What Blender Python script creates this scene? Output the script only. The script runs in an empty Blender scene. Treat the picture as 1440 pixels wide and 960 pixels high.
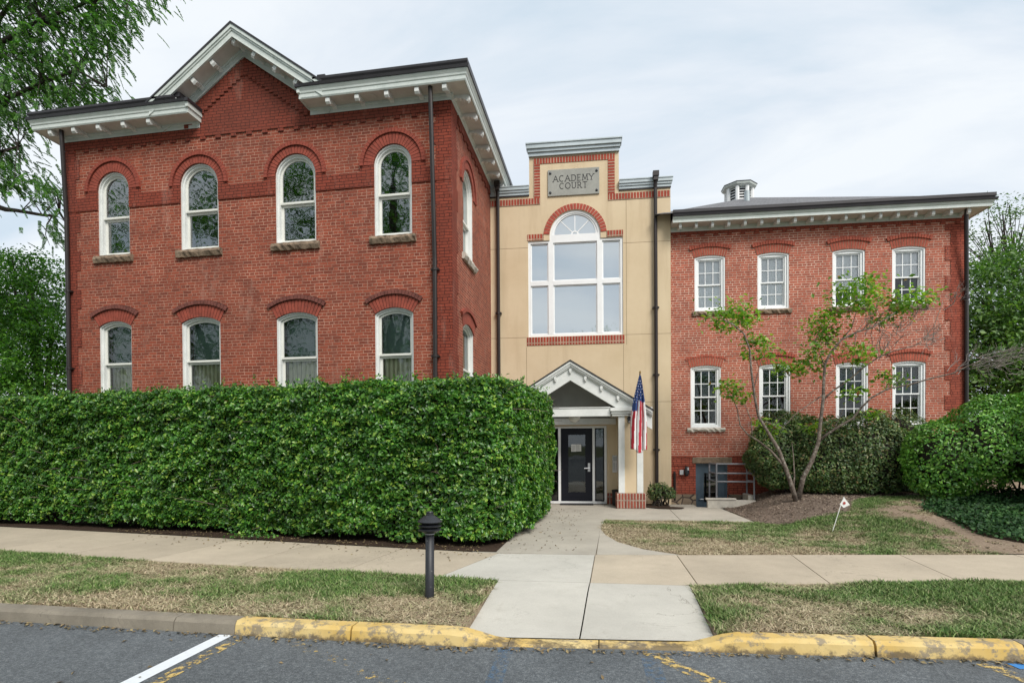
import bpy, bmesh, math, random
import numpy as np
from mathutils import Matrix, Vector, geometry
R = math.radians
random.seed(7)
rng = np.random.default_rng(11)
S = bpy.context.scene
COL = S.collection

# ------------------------------------------------------------------ camera
cd = bpy.data.cameras.new('camera'); cam = bpy.data.objects.new('camera', cd); COL.objects.link(cam)
FPX, YH = 780.0, 625.0
yaw, roll, pitch = R(9.5), 0.006, R(-0.6)
fwd = Vector((-math.sin(yaw)*math.cos(pitch), math.cos(yaw)*math.cos(pitch), math.sin(pitch)))
rt = Vector((math.cos(yaw), math.sin(yaw), 0)); up = rt.cross(fwd)
r2 = rt*math.cos(roll) - up*math.sin(roll); u2 = rt*math.sin(roll) + up*math.cos(roll)
cam.matrix_world = Matrix(((r2.x, u2.x, -fwd.x, 0), (r2.y, u2.y, -fwd.y, 0), (r2.z, u2.z, -fwd.z, 1.55), (0, 0, 0, 1)))
cd.sensor_width = 36; cd.lens = 36*FPX/1440
cd.shift_y = ((YH-480) + FPX*math.tan(-pitch))/1440
cd.clip_start = 0.1; cd.clip_end = 2000
S.camera = cam
CAMP = Vector((0, 0, 1.55))
SHP = (YH-480) + FPX*math.tan(-pitch)

# ------------------------------------------------------------------ sky, sun, exposure
SUNDIR = Vector((0.50, -0.62, 0.80)).normalized()
w = bpy.data.worlds.new('World'); S.world = w; w.use_nodes = True
nt = w.node_tree; N = nt.nodes; L = nt.links
bg = N['Background']; bg.inputs['Strength'].default_value = 0.1
sky = N.new('ShaderNodeTexSky'); sky.sky_type = 'NISHITA'; sky.sun_disc = False
sky.sun_elevation = math.asin(SUNDIR.z); sky.sun_rotation = math.atan2(SUNDIR.x, SUNDIR.y)
tc = N.new('ShaderNodeTexCoord')
sep = N.new('ShaderNodeSeparateXYZ'); L.new(tc.outputs['Generated'], sep.inputs[0])
den = N.new('ShaderNodeMath'); den.operation = 'MAXIMUM'; den.inputs[1].default_value = 0.0; L.new(sep.outputs['Z'], den.inputs[0])
den2 = N.new('ShaderNodeMath'); den2.operation = 'ADD'; den2.inputs[1].default_value = 0.22; L.new(den.outputs[0], den2.inputs[0])
dx = N.new('ShaderNodeMath'); dx.operation = 'DIVIDE'; L.new(sep.outputs['X'], dx.inputs[0]); L.new(den2.outputs[0], dx.inputs[1])
dy = N.new('ShaderNodeMath'); dy.operation = 'DIVIDE'; L.new(sep.outputs['Y'], dy.inputs[0]); L.new(den2.outputs[0], dy.inputs[1])
cmb = N.new('ShaderNodeCombineXYZ'); L.new(dx.outputs[0], cmb.inputs[0]); L.new(dy.outputs[0], cmb.inputs[1])
mp = N.new('ShaderNodeMapping'); L.new(cmb.outputs[0], mp.inputs[0])
mp.inputs['Rotation'].default_value = (0, 0, R(35)); mp.inputs['Scale'].default_value = (0.75, 1.9, 1)
n1 = N.new('ShaderNodeTexNoise'); n1.inputs['Scale'].default_value = 1.1; n1.inputs['Detail'].default_value = 7; n1.inputs['Roughness'].default_value = 0.55
n1.inputs['Distortion'].default_value = 0.6
L.new(mp.outputs[0], n1.inputs['Vector'])
cr = N.new('ShaderNodeValToRGB'); L.new(n1.outputs['Fac'], cr.inputs[0])
e = cr.color_ramp.elements
e[0].position = 0.36; e[0].color = (0.72, 0.80, 0.87, 1); e[1].position = 0.58; e[1].color = (1.0, 1.0, 1.0, 1)
m = e.new(0.47); m.color = (0.87, 0.90, 0.94, 1)
sc = N.new('ShaderNodeMixRGB'); sc.blend_type = 'MULTIPLY'; sc.inputs[0].default_value = 1; sc.inputs[2].default_value = (7.3, 7.65, 7.95, 1)
L.new(cr.outputs[0], sc.inputs[1])
mx = N.new('ShaderNodeMixRGB'); mx.inputs[0].default_value = 0.93; L.new(sky.outputs[0], mx.inputs[1]); L.new(sc.outputs[0], mx.inputs[2])
L.new(mx.outputs[0], bg.inputs['Color'])

sd = bpy.data.lights.new('sun', 'SUN'); sun = bpy.data.objects.new('sun', sd); COL.objects.link(sun)
sd.energy = 2.7; sd.angle = R(26); sd.color = (1.0, 0.95, 0.88)
sun.rotation_euler = SUNDIR.to_track_quat('Z', 'Y').to_euler(); sun.location = (20, -25, 40)
vs = S.view_settings; vs.view_transform = 'Standard'; vs.look = 'None'; vs.gamma = 1; vs.exposure = 0.40; vs.use_curve_mapping = False
S.render.engine = 'CYCLES'
S.cycles.max_bounces = 6; S.cycles.transparent_max_bounces = 12; S.cycles.diffuse_bounces = 3; S.cycles.glossy_bounces = 3

# ------------------------------------------------------------------ pixel helper used to lay things out on their real planes
def ray(px, py):
    return fwd*FPX + r2*(px-720) - u2*(py-(480+SHP))
def atY(px, py, Y):
    d = ray(px, py); return CAMP + d*((Y-CAMP.y)/d.y)
def project(P):
    v = np.asarray(P) - np.array(CAMP); z = v @ np.array(fwd)
    return 720+FPX*(v @ np.array(r2))/z, 480+SHP-FPX*(v @ np.array(u2))/z

# ------------------------------------------------------------------ materials
class NB:
    def __init__(s, name):
        s.m = bpy.data.materials.new(name); s.m.use_nodes = True
        s.t = s.m.node_tree; s.n = s.t.nodes; s.l = s.t.links
        s.p = s.n['Principled BSDF']; s.out = s.n['Material Output']
    def new(s, t, **k):
        x = s.n.new(t)
        for a, b in k.items(): setattr(x, a, b)
        return x
    def link(s, a, b): s.l.new(a, b)
    def pos(s):
        return s.new('ShaderNodeNewGeometry').outputs['Position']
    def noise(s, scale, detail=4, rough=0.6, vec=None, dist=0):
        x = s.new('ShaderNodeTexNoise'); x.inputs['Scale'].default_value = scale; x.inputs['Detail'].default_value = detail
        x.inputs['Roughness'].default_value = rough; x.inputs['Distortion'].default_value = dist
        s.link(vec if vec else s.pos(), x.inputs['Vector']); return x.outputs['Fac']
    def ramp(s, fac, stops):
        x = s.new('ShaderNodeValToRGB'); s.link(fac, x.inputs[0]); el = x.color_ramp.elements
        while len(el) > 2: el.remove(el[-1])
        for i, (p, c) in enumerate(stops):
            q = el[i] if i < 2 else el.new(p)
            q.position = p; q.color = (*c, 1) if len(c) == 3 else c
        return x.outputs[0]
    def mix(s, fac, a, b, mode='MIX'):
        x = s.new('ShaderNodeMixRGB', blend_type=mode)
        for i, v in enumerate((fac, a, b)):
            if isinstance(v, (int, float)): x.inputs[i].default_value = v
            elif isinstance(v, tuple): x.inputs[i].default_value = (*v, 1) if len(v) == 3 else v
            else: s.link(v, x.inputs[i])
        return x.outputs[0]
    def base(s, c):
        if isinstance(c, tuple): s.p.inputs['Base Color'].default_value = (*c, 1)
        else: s.link(c, s.p.inputs['Base Color'])
    def bump(s, h, strength=0.3, dist=0.01):
        x = s.new('ShaderNodeBump'); x.inputs['Strength'].default_value = strength; x.inputs['Distance'].default_value = dist
        s.link(h, x.inputs['Height']); s.link(x.outputs[0], s.p.inputs['Normal'])
    def set(s, rough=None, spec=None, metal=None):
        if rough is not None: s.p.inputs['Roughness'].default_value = rough
        if spec is not None: s.p.inputs['Specular IOR Level'].default_value = spec
        if metal is not None: s.p.inputs['Metallic'].default_value = metal

def sc3(c, k): return tuple(x*k for x in c)
def plain(name, c, rough=0.6, var=0.15, scale=3.0, bump=0.0, bscale=60, metal=0, spec=0.5):
    b = NB(name); f = b.noise(scale, 5, 0.65)
    b.base(b.ramp(f, [(0.3, sc3(c, 1-var)), (0.7, sc3(c, 1+var))])); b.set(rough, spec, metal)
    if bump: b.bump(b.noise(bscale, 3), bump, 0.01)
    return b.m
def brick(name, c1, c2, mortar, ms=0.011, bw=0.215, rh=0.07, rot=False, stain=0.5, bump=0.6, off=0.5, grime=(0.10, 0.045, 0.035)):
    b = NB(name)
    uv = b.new('ShaderNodeUVMap').outputs[0]
    # a little waviness so that courses are not ruler straight
    wv = b.noise(1.7, 2, 0.5, uv)
    mpn = b.new('ShaderNodeMapping'); b.link(uv, mpn.inputs[0])
    if rot: mpn.inputs['Rotation'].default_value = (0, 0, R(90))
    jit = b.new('ShaderNodeTexNoise'); jit.inputs['Scale'].default_value = 9; jit.inputs['Detail'].default_value = 2; b.link(uv, jit.inputs['Vector'])
    vsub = b.new('ShaderNodeVectorMath', operation='SUBTRACT'); b.link(jit.outputs['Color'], vsub.inputs[0]); vsub.inputs[1].default_value = (0.5, 0.5, 0.5)
    vsc = b.new('ShaderNodeVectorMath', operation='SCALE'); b.link(vsub.outputs[0], vsc.inputs[0]); vsc.inputs['Scale'].default_value = 0.012
    vadd = b.new('ShaderNodeVectorMath', operation='ADD'); b.link(mpn.outputs[0], vadd.inputs[0]); b.link(vsc.outputs[0], vadd.inputs[1])
    t = b.new('ShaderNodeTexBrick'); t.offset = off; t.squash = 0.55 if rh < 0.065 else 1.0; t.squash_frequency = 3
    t.inputs['Scale'].default_value = 1; t.inputs['Brick Width'].default_value = bw; t.inputs['Row Height'].default_value = rh
    t.inputs['Mortar Size'].default_value = ms; t.inputs['Mortar Smooth'].default_value = 0.15; t.inputs['Bias'].default_value = -0.1
    t.inputs['Color1'].default_value = (*c1, 1); t.inputs['Color2'].default_value = (*c2, 1); t.inputs['Mortar'].default_value = (*mortar, 1)
    b.link(vadd.outputs[0], t.inputs['Vector'])
    mn = b.noise(2.3, 5, 0.7); b.link(b.ramp(mn, [(0.32, sc3(mortar, 0.42)), (0.62, mortar), (0.8, sc3(mortar, 1.25))]), t.inputs['Mortar'])
    P = b.pos()
    big = b.noise(0.55, 5, 0.62, P)
    col = b.mix(b.ramp(big, [(0.42, (0, 0, 0)), (0.72, (stain,)*3)]), t.outputs['Color'], grime)
    mp2 = b.new('ShaderNodeMapping'); mp2.inputs['Scale'].default_value = (2.2, 2.2, 0.45); b.link(P, mp2.inputs[0])
    eff = b.noise(1.3, 6, 0.7, mp2.outputs[0])
    col = b.mix(b.ramp(eff, [(0.58, (0, 0, 0)), (0.80, (0.30,)*3)]), col, (0.52, 0.38, 0.31))
    mp3 = b.new('ShaderNodeMapping'); mp3.inputs['Scale'].default_value = (3.2, 3.2, 0.22); b.link(P, mp3.inputs[0])
    stk = b.noise(1.6, 6, 0.7, mp3.outputs[0]); col = b.mix(b.ramp(stk, [(0.56, (0, 0, 0)), (0.78, (0.34,)*3)]), col, sc3(c2, 0.45))
    fine = b.noise(38, 4, 0.7, P)
    col = b.mix(1.0, col, b.ramp(fine, [(0.25, (0.72,)*3), (0.75, (1.25,)*3)]), 'MULTIPLY')
    b.base(col); b.set(0.88, 0.25)
    inv = b.mix(0.25, t.outputs['Fac'], fine)
    bm = b.new('ShaderNodeBump', invert=True); bm.inputs['Strength'].default_value = bump; bm.inputs['Distance'].default_value = 0.008
    b.link(inv, bm.inputs['Height']); b.link(bm.outputs[0], b.p.inputs['Normal'])
    return b.m
def leafmat(name, stops, rough=0.42, trans=0.3, spec=0.5, attr=None):
    b = NB(name)
    g = b.new('ShaderNodeNewGeometry'); rp = g.outputs['Random Per Island']
    col = b.ramp(rp, stops)
    cl = b.noise(1.6, 3, 0.6)
    col = b.mix(1.0, col, b.ramp(cl, [(0.3, (0.62,)*3), (0.7, (1.35, 1.32, 1.2))]), 'MULTIPLY')
    b.base(col); b.set(rough, spec)
    tr = b.new('ShaderNodeBsdfTranslucent'); tcol = b.mix(1.0, col, (1.3, 1.6, 0.6), 'MULTIPLY'); b.link(tcol, tr.inputs['Color'])
    ms = b.new('ShaderNodeMixShader'); ms.inputs[0].default_value = trans
    b.link(b.p.outputs[0], ms.inputs[1]); b.link(tr.outputs[0], ms.inputs[2]); b.link(ms.outputs[0], b.out.inputs['Surface'])
    return b.m
def glassmat(name, refl=0.22, tint=(0.75, 0.85, 0.83), wav=0.35, ws=2.5):
    b = NB(name); b.n.remove(b.p)
    tr = b.new('ShaderNodeBsdfTransparent'); tr.inputs[0].default_value = (*tint, 1)
    gl = b.new('ShaderNodeBsdfGlossy'); gl.inputs['Roughness'].default_value = 0.022; gl.inputs['Color'].default_value = (0.93, 0.97, 0.98, 1)
    bp = b.new('ShaderNodeBump'); bp.inputs['Strength'].default_value = wav; bp.inputs['Distance'].default_value = 0.012
    b.link(b.noise(ws, 2, 0.5), bp.inputs['Height']); b.link(bp.outputs[0], gl.inputs['Normal'])
    fr = b.new('ShaderNodeFresnel'); fr.inputs['IOR'].default_value = 1.5
    ad = b.new('ShaderNodeMath', operation='ADD', use_clamp=True); b.link(fr.outputs[0], ad.inputs[0]); ad.inputs[1].default_value = refl
    ms = b.new('ShaderNodeMixShader'); b.link(ad.outputs[0], ms.inputs[0]); b.link(tr.outputs[0], ms.inputs[1]); b.link(gl.outputs[0], ms.inputs[2])
    b.link(ms.outputs[0], b.out.inputs['Surface']); return b.m
def wornpaint(name, c, lo, hi, scale=9.0):
    b = NB(name); b.base(b.mix(b.noise(30, 3), sc3(c, 0.8), c)); b.set(0.7)
    tr = b.new('ShaderNodeBsdfTransparent'); f = b.noise(scale, 8, 0.75)
    f2 = b.ramp(f, [(lo, (0, 0, 0)), (hi, (1, 1, 1))])
    ms = b.new('ShaderNodeMixShader'); b.link(f2, ms.inputs[0]); b.link(tr.outputs[0], ms.inputs[1]); b.link(b.p.outputs[0], ms.inputs[2])
    b.link(ms.outputs[0], b.out.inputs['Surface']); return b.m

M = {}
M['brick'] = brick('red_brick', (0.305, 0.074, 0.041), (0.170, 0.043, 0.027), (0.54, 0.31, 0.225), ms=0.0055, bw=0.19, rh=0.061, stain=0.28)
M['brick_wing'] = brick('wing_brick', (0.455, 0.127, 0.077), (0.295, 0.082, 0.052), (0.76, 0.55, 0.44), ms=0.0063, bw=0.195, rh=0.060, stain=0.3)
M['paint_brick'] = brick('painted_brick', (0.260, 0.056, 0.033), (0.200, 0.045, 0.027), (0.065, 0.016, 0.012), ms=0.006, bw=0.19, rh=0.061, stain=0.35, bump=0.6)
M['paint_wing'] = brick('painted_wing_brick', (0.36, 0.084, 0.050), (0.27, 0.063, 0.039), (0.11, 0.029, 0.022), ms=0.006, bw=0.195, rh=0.060, stain=0.3)
M['soldier'] = brick('soldier_brick', (0.36, 0.060, 0.035), (0.27, 0.045, 0.028), (0.52, 0.36, 0.26), ms=0.014, bw=0.30, rh=0.075, rot=True, stain=0.15, off=0.0)
M['stretch'] = brick('stretcher_brick', (0.36, 0.060, 0.035), (0.27, 0.045, 0.028), (0.52, 0.36, 0.26), ms=0.014, bw=0.30, rh=0.075, stain=0.15, off=0.0)
M['voussoir'] = plain('arch_brick', (0.255, 0.053, 0.032), 0.85, 0.3, 9, 0.3)
M['voussoir_dark'] = plain('arch_brick_weathered', (0.15, 0.048, 0.036), 0.9, 0.35, 7, 0.3)
M['voussoir_wing'] = plain('wing_arch_brick', (0.35, 0.080, 0.047), 0.85, 0.28, 9, 0.3)
M['voussoir_tan'] = plain('entrance_arch_brick', (0.36, 0.060, 0.036), 0.8, 0.25, 12, 0.2)
M['mortar_dark'] = plain('dark_mortar', (0.045, 0.014, 0.011), 0.95)
M['mortar_pale'] = plain('pale_mortar', (0.55, 0.42, 0.30), 0.95)
M['basebrick'] = brick('plinth_brick', (0.33, 0.085, 0.055), (0.20, 0.05, 0.035), (0.55, 0.47, 0.38), ms=0.013, bw=0.2, rh=0.072, rot=True, stain=0.35, off=0.0)
b = NB('white_trim'); f = b.noise(2.2, 6, 0.7); c = b.ramp(f, [(0.3, (0.60, 0.62, 0.60)), (0.65, (0.76, 0.77, 0.75))]); b.base(c); b.set(0.5); M['white'] = b.m
b = NB('bracket_trim'); f = b.noise(4, 6, 0.7); b.base(b.ramp(f, [(0.3, (0.50, 0.55, 0.52)), (0.7, (0.64, 0.68, 0.65))])); b.set(0.55); M['trim'] = b.m; M['porch_shade'] = plain('porch_shade_grey', (0.30, 0.31, 0.29), 0.7, 0.1)  # last material: shade inside the porch gable, painted as a grey
M['soffit'] = plain('soffit_paint', (0.60, 0.58, 0.54), 0.6, 0.14, 2.5)
M['vinyl'] = plain('white_window_frame', (0.80, 0.81, 0.81), 0.4, 0.04)
M['sash'] = plain('sash_paint', (0.70, 0.70, 0.65), 0.5, 0.06)
M['stone'] = plain('brown_sandstone', (0.20, 0.145, 0.10), 0.95, 0.45, 8, 0.9, 25)
M['lime'] = plain('pale_stone_sill', (0.50, 0.46, 0.40), 0.9, 0.15, 8, 0.4, 25)
b = NB('fieldstone'); v = b.new('ShaderNodeTexVoronoi'); v.inputs['Scale'].default_value = 4.2; b.link(b.pos(), v.inputs['Vector'])
v2 = b.new('ShaderNodeTexVoronoi', feature='DISTANCE_TO_EDGE'); v2.inputs['Scale'].default_value = 4.2; b.link(b.pos(), v2.inputs['Vector'])
c = b.mix(v.outputs['Color'], (0.30, 0.22, 0.14), (0.16, 0.12, 0.09)); c = b.mix(b.ramp(v2.outputs['Distance'], [(0.03, (1, 1, 1)), (0.08, (0, 0, 0))]), c, (0.05, 0.035, 0.03))
b.base(c); b.set(0.95); b.bump(v2.outputs['Distance'], 0.8, 0.05); M['fieldstone'] = b.m
b = NB('tan_stucco'); f = b.noise(0.8, 6, 0.65); mp2 = b.new('ShaderNodeMapping'); mp2.inputs['Scale'].default_value = (3, 3, 0.35); b.link(b.pos(), mp2.inputs[0]); f2 = b.noise(1.2, 5, 0.6, mp2.outputs[0])
c = b.ramp(f, [(0.3, (0.58, 0.455, 0.295)), (0.7, (0.66, 0.535, 0.365))]); c = b.mix(b.ramp(f2, [(0.50, (0, 0, 0)), (0.75, (0.55,)*3)]), c, (0.47, 0.355, 0.225))
b.base(c); b.set(0.9); b.bump(b.noise(90, 3, 0.7), 0.25, 0.006); M['stucco'] = b.m
M['groove'] = plain('stucco_joint', (0.27, 0.19, 0.12), 0.95)
M['gutter'] = plain('dark_bronze_gutter', (0.022, 0.019, 0.022), 0.38, 0.3, 2.0)
M['pipe'] = plain('dark_brown_downspout', (0.020, 0.014, 0.013), 0.4, 0.3, 2.0)
M['metal_cap'] = plain('weathered_metal_cornice', (0.44, 0.49, 0.50), 0.35, 0.18, 1.5, metal=0.35)
b = NB('slate_shingle'); uv = b.new('ShaderNodeUVMap').outputs[0]; t = b.new('ShaderNodeTexBrick'); t.inputs['Scale'].default_value = 1; t.inputs['Brick Width'].default_value = 0.3; t.inputs['Row Height'].default_value = 0.14; t.inputs['Mortar Size'].default_value = 0.012
t.inputs['Color1'].default_value = (0.10, 0.10, 0.11, 1); t.inputs['Color2'].default_value = (0.20, 0.20, 0.21, 1); t.inputs['Mortar'].default_value = (0.03, 0.03, 0.03, 1); b.link(uv, t.inputs['Vector']); b.base(b.mix(0.5, t.outputs[0], b.ramp(b.noise(14, 5), [(0.3, (0.07, 0.07, 0.08)), (0.7, (0.22, 0.22, 0.23))]))); b.set(0.9); M['shingle'] = b.m
M['glass'] = glassmat('old_window_glass', 0.20, (0.50, 0.64, 0.62), 0.22, 2.2)
M['glass_low'] = glassmat('lower_window_glass', 0.05, (0.95, 0.99, 0.95), 0.2, 2.2)
M['glass_big'] = glassmat('large_window_glass', 0.55, (0.8, 0.86, 0.88), 0.12, 1.2)
M['glass_wing'] = glassmat('wing_window_glass', 0.035, (1.0, 1.0, 1.0), 0.15, 2.0)
M['glass_door'] = glassmat('door_glass', 0.06, (0.5, 0.56, 0.6), 0.1, 2.0)
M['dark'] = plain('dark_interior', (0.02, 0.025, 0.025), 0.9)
M['blind'] = plain('white_blind', (0.93, 0.94, 0.95), 0.7, 0.02)
M['blind_dim'] = plain('grey_green_blind', (0.12, 0.19, 0.175), 0.7, 0.1)
b = NB('striped_curtain'); wv = b.new('ShaderNodeTexWave'); wv.inputs['Scale'].default_value = 3.2; wv.inputs['Distortion'].default_value = 0.6; b.link(b.pos(), wv.inputs['Vector']); b.base(b.ramp(wv.outputs['Fac'], [(0.2, (0.78, 0.75, 0.58)), (0.8, (0.42, 0.40, 0.28))])); b.set(0.9); M['curtain'] = b.m
M['navy'] = plain('black_blue_door_paint', (0.007, 0.008, 0.014), 0.45, 0.2, spec=0.25)
M['bluegrey'] = plain('slate_blue_door_paint', (0.07, 0.105, 0.14), 0.4, 0.15)
M['alu'] = plain('aluminium', (0.55, 0.55, 0.56), 0.35, 0.1, metal=0.8)
M['rail'] = plain('grey_painted_rail', (0.20, 0.20, 0.22), 0.45, 0.2)
M['plaque'] = plain('grey_stone_plaque', (0.30, 0.30, 0.27), 0.7, 0.14, 3.0, 0.3, 80)
M['black'] = plain('black_paint', (0.016, 0.018, 0.022), 0.42, 0.4, 14)
b = NB('bollard_paint'); f = b.noise(22, 6, 0.8); b.base(b.ramp(f, [(0.62, (0.018, 0.020, 0.025)), (0.72, (0.22, 0.22, 0.22))])); b.set(0.5); M['bollard'] = b.m
M['lens'] = plain('frosted_lens', (0.45, 0.46, 0.48), 0.3)
M['globe'] = plain('white_globe', (0.8, 0.8, 0.78), 0.25, 0.03)
M['paper'] = plain('white_paper', (0.78, 0.78, 0.76), 0.8, 0.05)
M['ink'] = plain('dark_ink', (0.05, 0.05, 0.05), 0.8)
M['grey'] = plain('grey_plastic', (0.40, 0.41, 0.42), 0.5, 0.1)
M['rubber'] = plain('black_rubber', (0.018, 0.018, 0.02), 0.8)
M['flag_red'] = plain('flag_red', (0.48, 0.025, 0.045), 0.75, 0.1)
M['flag_white'] = plain('flag_white', (0.76, 0.74, 0.74), 0.75, 0.05)
M['flag_blue'] = plain('flag_blue', (0.022, 0.055, 0.19), 0.75, 0.1)
M['brass'] = plain('brass', (0.30, 0.20, 0.06), 0.35, 0.1, metal=0.8)
M['red'] = plain('red_mark', (0.4, 0.05, 0.04), 0.7)
# ground materials
b = NB('asphalt'); P = b.pos(); f = b.noise(120, 3, 0.75, P); g = b.noise(1.2, 5, 0.6, P); sp = b.noise(260, 2, 0.6, P)
c = b.ramp(b.mix(0.45, f, b.noise(38, 4, 0.75, P)), [(0.34, (0.034, 0.040, 0.046)), (0.50, (0.088, 0.100, 0.110)), (0.68, (0.25, 0.27, 0.28))])
c = b.mix(1.0, c, b.ramp(g, [(0.3, (0.80,)*3), (0.7, (1.18,)*3)]), 'MULTIPLY')
c = b.mix(b.ramp(sp, [(0.66, (0, 0, 0)), (0.72, (0.8,)*3)]), c, (0.36, 0.36, 0.34))
b.base(c); b.set(0.85); b.bump(f, 0.7, 0.008); M['asphalt'] = b.m
def concrete(name, c, blot=0.2, dark=(0.25, 0.22, 0.17)):
    b = NB(name); P = b.pos(); f = b.noise(1.1, 7, 0.7, P); fi = b.noise(140, 3, 0.7, P); st = b.noise(4.5, 6, 0.75, P)
    q = b.ramp(f, [(0.3, sc3(c, 1-blot)), (0.7, sc3(c, 1+blot*0.5))])
    q = b.mix(1.0, q, b.ramp(fi, [(0.3, (0.86,)*3), (0.7, (1.1,)*3)]), 'MULTIPLY')
    q = b.mix(b.ramp(st, [(0.58, (0, 0, 0)), (0.8, (0.45,)*3)]), q, dark)
    g_ = b.new('ShaderNodeNewGeometry'); q = b.mix(1.0, q, b.ramp(g_.outputs['Random Per Island'], [(0.0, (0.90, 0.89, 0.87)), (1.0, (1.07, 1.06, 1.04))]), 'MULTIPLY')
    ck = b.noise(0.75, 6, 0.62, P, 1.2); s1 = b.new('ShaderNodeMath', operation='SUBTRACT'); b.link(ck, s1.inputs[0]); s1.inputs[1].default_value = 0.5; s2 = b.new('ShaderNodeMath', operation='ABSOLUTE'); b.link(s1.outputs[0], s2.inputs[0])
    mk_ = b.noise(0.5, 2, 0.5, P); ln_ = b.ramp(s2.outputs[0], [(0.0008, (0.75,)*3), (0.0028, (0, 0, 0))]); q = b.mix(b.mix(1.0, ln_, b.ramp(mk_, [(0.50, (0, 0, 0)), (0.56, (1, 1, 1))]), 'MULTIPLY'), q, sc3(dark, 0.55))
    sp_ = b.noise(26, 4, 0.7, P); q = b.mix(b.ramp(sp_, [(0.68, (0, 0, 0)), (0.76, (0.5,)*3)]), q, sc3(dark, 0.8))
    b.base(q); b.set(0.9); b.bump(fi, 0.25, 0.004); return b.m
M['conc_new'] = concrete('pale_concrete', (0.475, 0.462, 0.42), 0.14)
M['conc_old'] = concrete('buff_concrete', (0.47, 0.405, 0.315), 0.18)
M['conc_path'] = concrete('path_concrete', (0.43, 0.40, 0.345), 0.2)
M['conc_kerb'] = concrete('grey_kerb_concrete', (0.23, 0.205, 0.165), 0.45, (0.045, 0.040, 0.033))
M['joint'] = plain('dark_joint', (0.06, 0.045, 0.035), 0.95)
b = NB('yellow_kerb_paint'); P = b.pos(); f = b.noise(7, 8, 0.75, P); g = b.noise(2.2, 5, 0.65, P)
c = b.ramp(b.noise(1.5, 4, 0.6, P), [(0.35, (0.53, 0.35, 0.09)), (0.65, (0.62, 0.48, 0.22))]); c = b.mix(b.ramp(f, [(0.515, (0, 0, 0)), (0.575, (0.9,)*3)]), c, (0.24, 0.20, 0.14))
c = b.mix(b.ramp(g, [(0.55, (0, 0, 0)), (0.8, (0.35,)*3)]), c, (0.62, 0.55, 0.36))
sz_ = b.new('ShaderNodeSeparateXYZ'); b.link(P, sz_.inputs[0]); hz = b.new('ShaderNodeMapRange'); hz.inputs['From Min'].default_value = -0.125; hz.inputs['From Max'].default_value = -0.03; hz.inputs['To Min'].default_value = 0.26; hz.inputs['To Max'].default_value = -0.06; b.link(sz_.outputs['Z'], hz.inputs['Value'])
ad = b.new('ShaderNodeMath', operation='ADD'); b.link(b.noise(5, 8, 0.75, P), ad.inputs[0]); b.link(hz.outputs[0], ad.inputs[1])
c = b.mix(b.ramp(ad.outputs[0], [(0.60, (0, 0, 0)), (0.72, (0.85,)*3)]), c, (0.10, 0.075, 0.045)); b.base(c); b.set(0.75); b.bump(f, 0.3, 0.006); M['yellow'] = b.m
M['line_white'] = wornpaint('white_line_paint', (0.72, 0.76, 0.80), 0.30, 0.36, 14)
M['line_yellow'] = wornpaint('worn_yellow_paint', (0.58, 0.42, 0.15), 0.50, 0.56, 16)
M['line_yellow2'] = wornpaint('faint_yellow_paint', (0.58, 0.42, 0.15), 0.56, 0.62, 16)
M['line_blue'] = wornpaint('faded_blue_paint', (0.10, 0.19, 0.31), 0.46, 0.74, 22)
M['line_blue2'] = wornpaint('bright_blue_paint', (0.04, 0.22, 0.55), 0.34, 0.44, 14)
def soil(name, stops, scale=18, bump=0.8, bs=45):
    b = NB(name); P = b.pos(); b.base(b.mix(1.0, b.ramp(b.noise(scale, 8, 0.75, P), stops), b.ramp(b.noise(1.1, 4, 0.6, P), [(0.3, (0.8,)*3), (0.7, (1.2,)*3)]), 'MULTIPLY'))
    b.set(0.97, 0.15); b.bump(b.noise(bs, 5, 0.75, P), bump, 0.03); return b.m
M['lawn_soil'] = soil('thatch_soil', [(0.3, (0.15, 0.11, 0.075)), (0.5, (0.29, 0.225, 0.155)), (0.7, (0.43, 0.345, 0.245))], 30)
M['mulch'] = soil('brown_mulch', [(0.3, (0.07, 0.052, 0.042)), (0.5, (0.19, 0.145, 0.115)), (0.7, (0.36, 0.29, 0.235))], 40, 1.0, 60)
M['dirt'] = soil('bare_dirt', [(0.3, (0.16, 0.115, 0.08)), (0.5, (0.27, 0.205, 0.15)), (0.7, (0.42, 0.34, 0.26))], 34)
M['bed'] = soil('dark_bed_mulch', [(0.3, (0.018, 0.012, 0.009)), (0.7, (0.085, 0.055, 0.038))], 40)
M['ground'] = soil('far_ground', [(0.3, (0.05, 0.06, 0.025)), (0.7, (0.10, 0.11, 0.045))], 3)
# plant materials
M['hedge'] = leafmat('hedge_leaf', [(0.0, (0.014, 0.055, 0.010)), (0.40, (0.045, 0.155, 0.022)), (0.80, (0.115, 0.28, 0.042)), (1.0, (0.27, 0.40, 0.06))], 0.34, 0.24)
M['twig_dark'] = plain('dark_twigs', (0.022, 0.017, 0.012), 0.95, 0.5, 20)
M['azalea'] = leafmat('dark_shrub_leaf', [(0.0, (0.036, 0.080, 0.022)), (0.5, (0.080, 0.155, 0.040)), (0.9, (0.165, 0.205, 0.065)), (1.0, (0.28, 0.20, 0.10))], 0.45, 0.2)
M['bush'] = leafmat('bright_shrub_leaf', [(0.0, (0.040, 0.14, 0.020)), (0.5, (0.11, 0.30, 0.042)), (1.0, (0.24, 0.45, 0.075))], 0.36, 0.25)
M['ivy'] = leafmat('ivy_leaf', [(0.0, (0.010, 0.036, 0.011)), (0.6, (0.022, 0.075, 0.020)), (1.0, (0.055, 0.125, 0.036))], 0.6, 0.12, 0.25)
M['locust'] = leafmat('locust_leaf', [(0.0, (0.028, 0.095, 0.022)), (0.5, (0.060, 0.17, 0.036)), (1.0, (0.13, 0.27, 0.05))], 0.5, 0.5)
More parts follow.
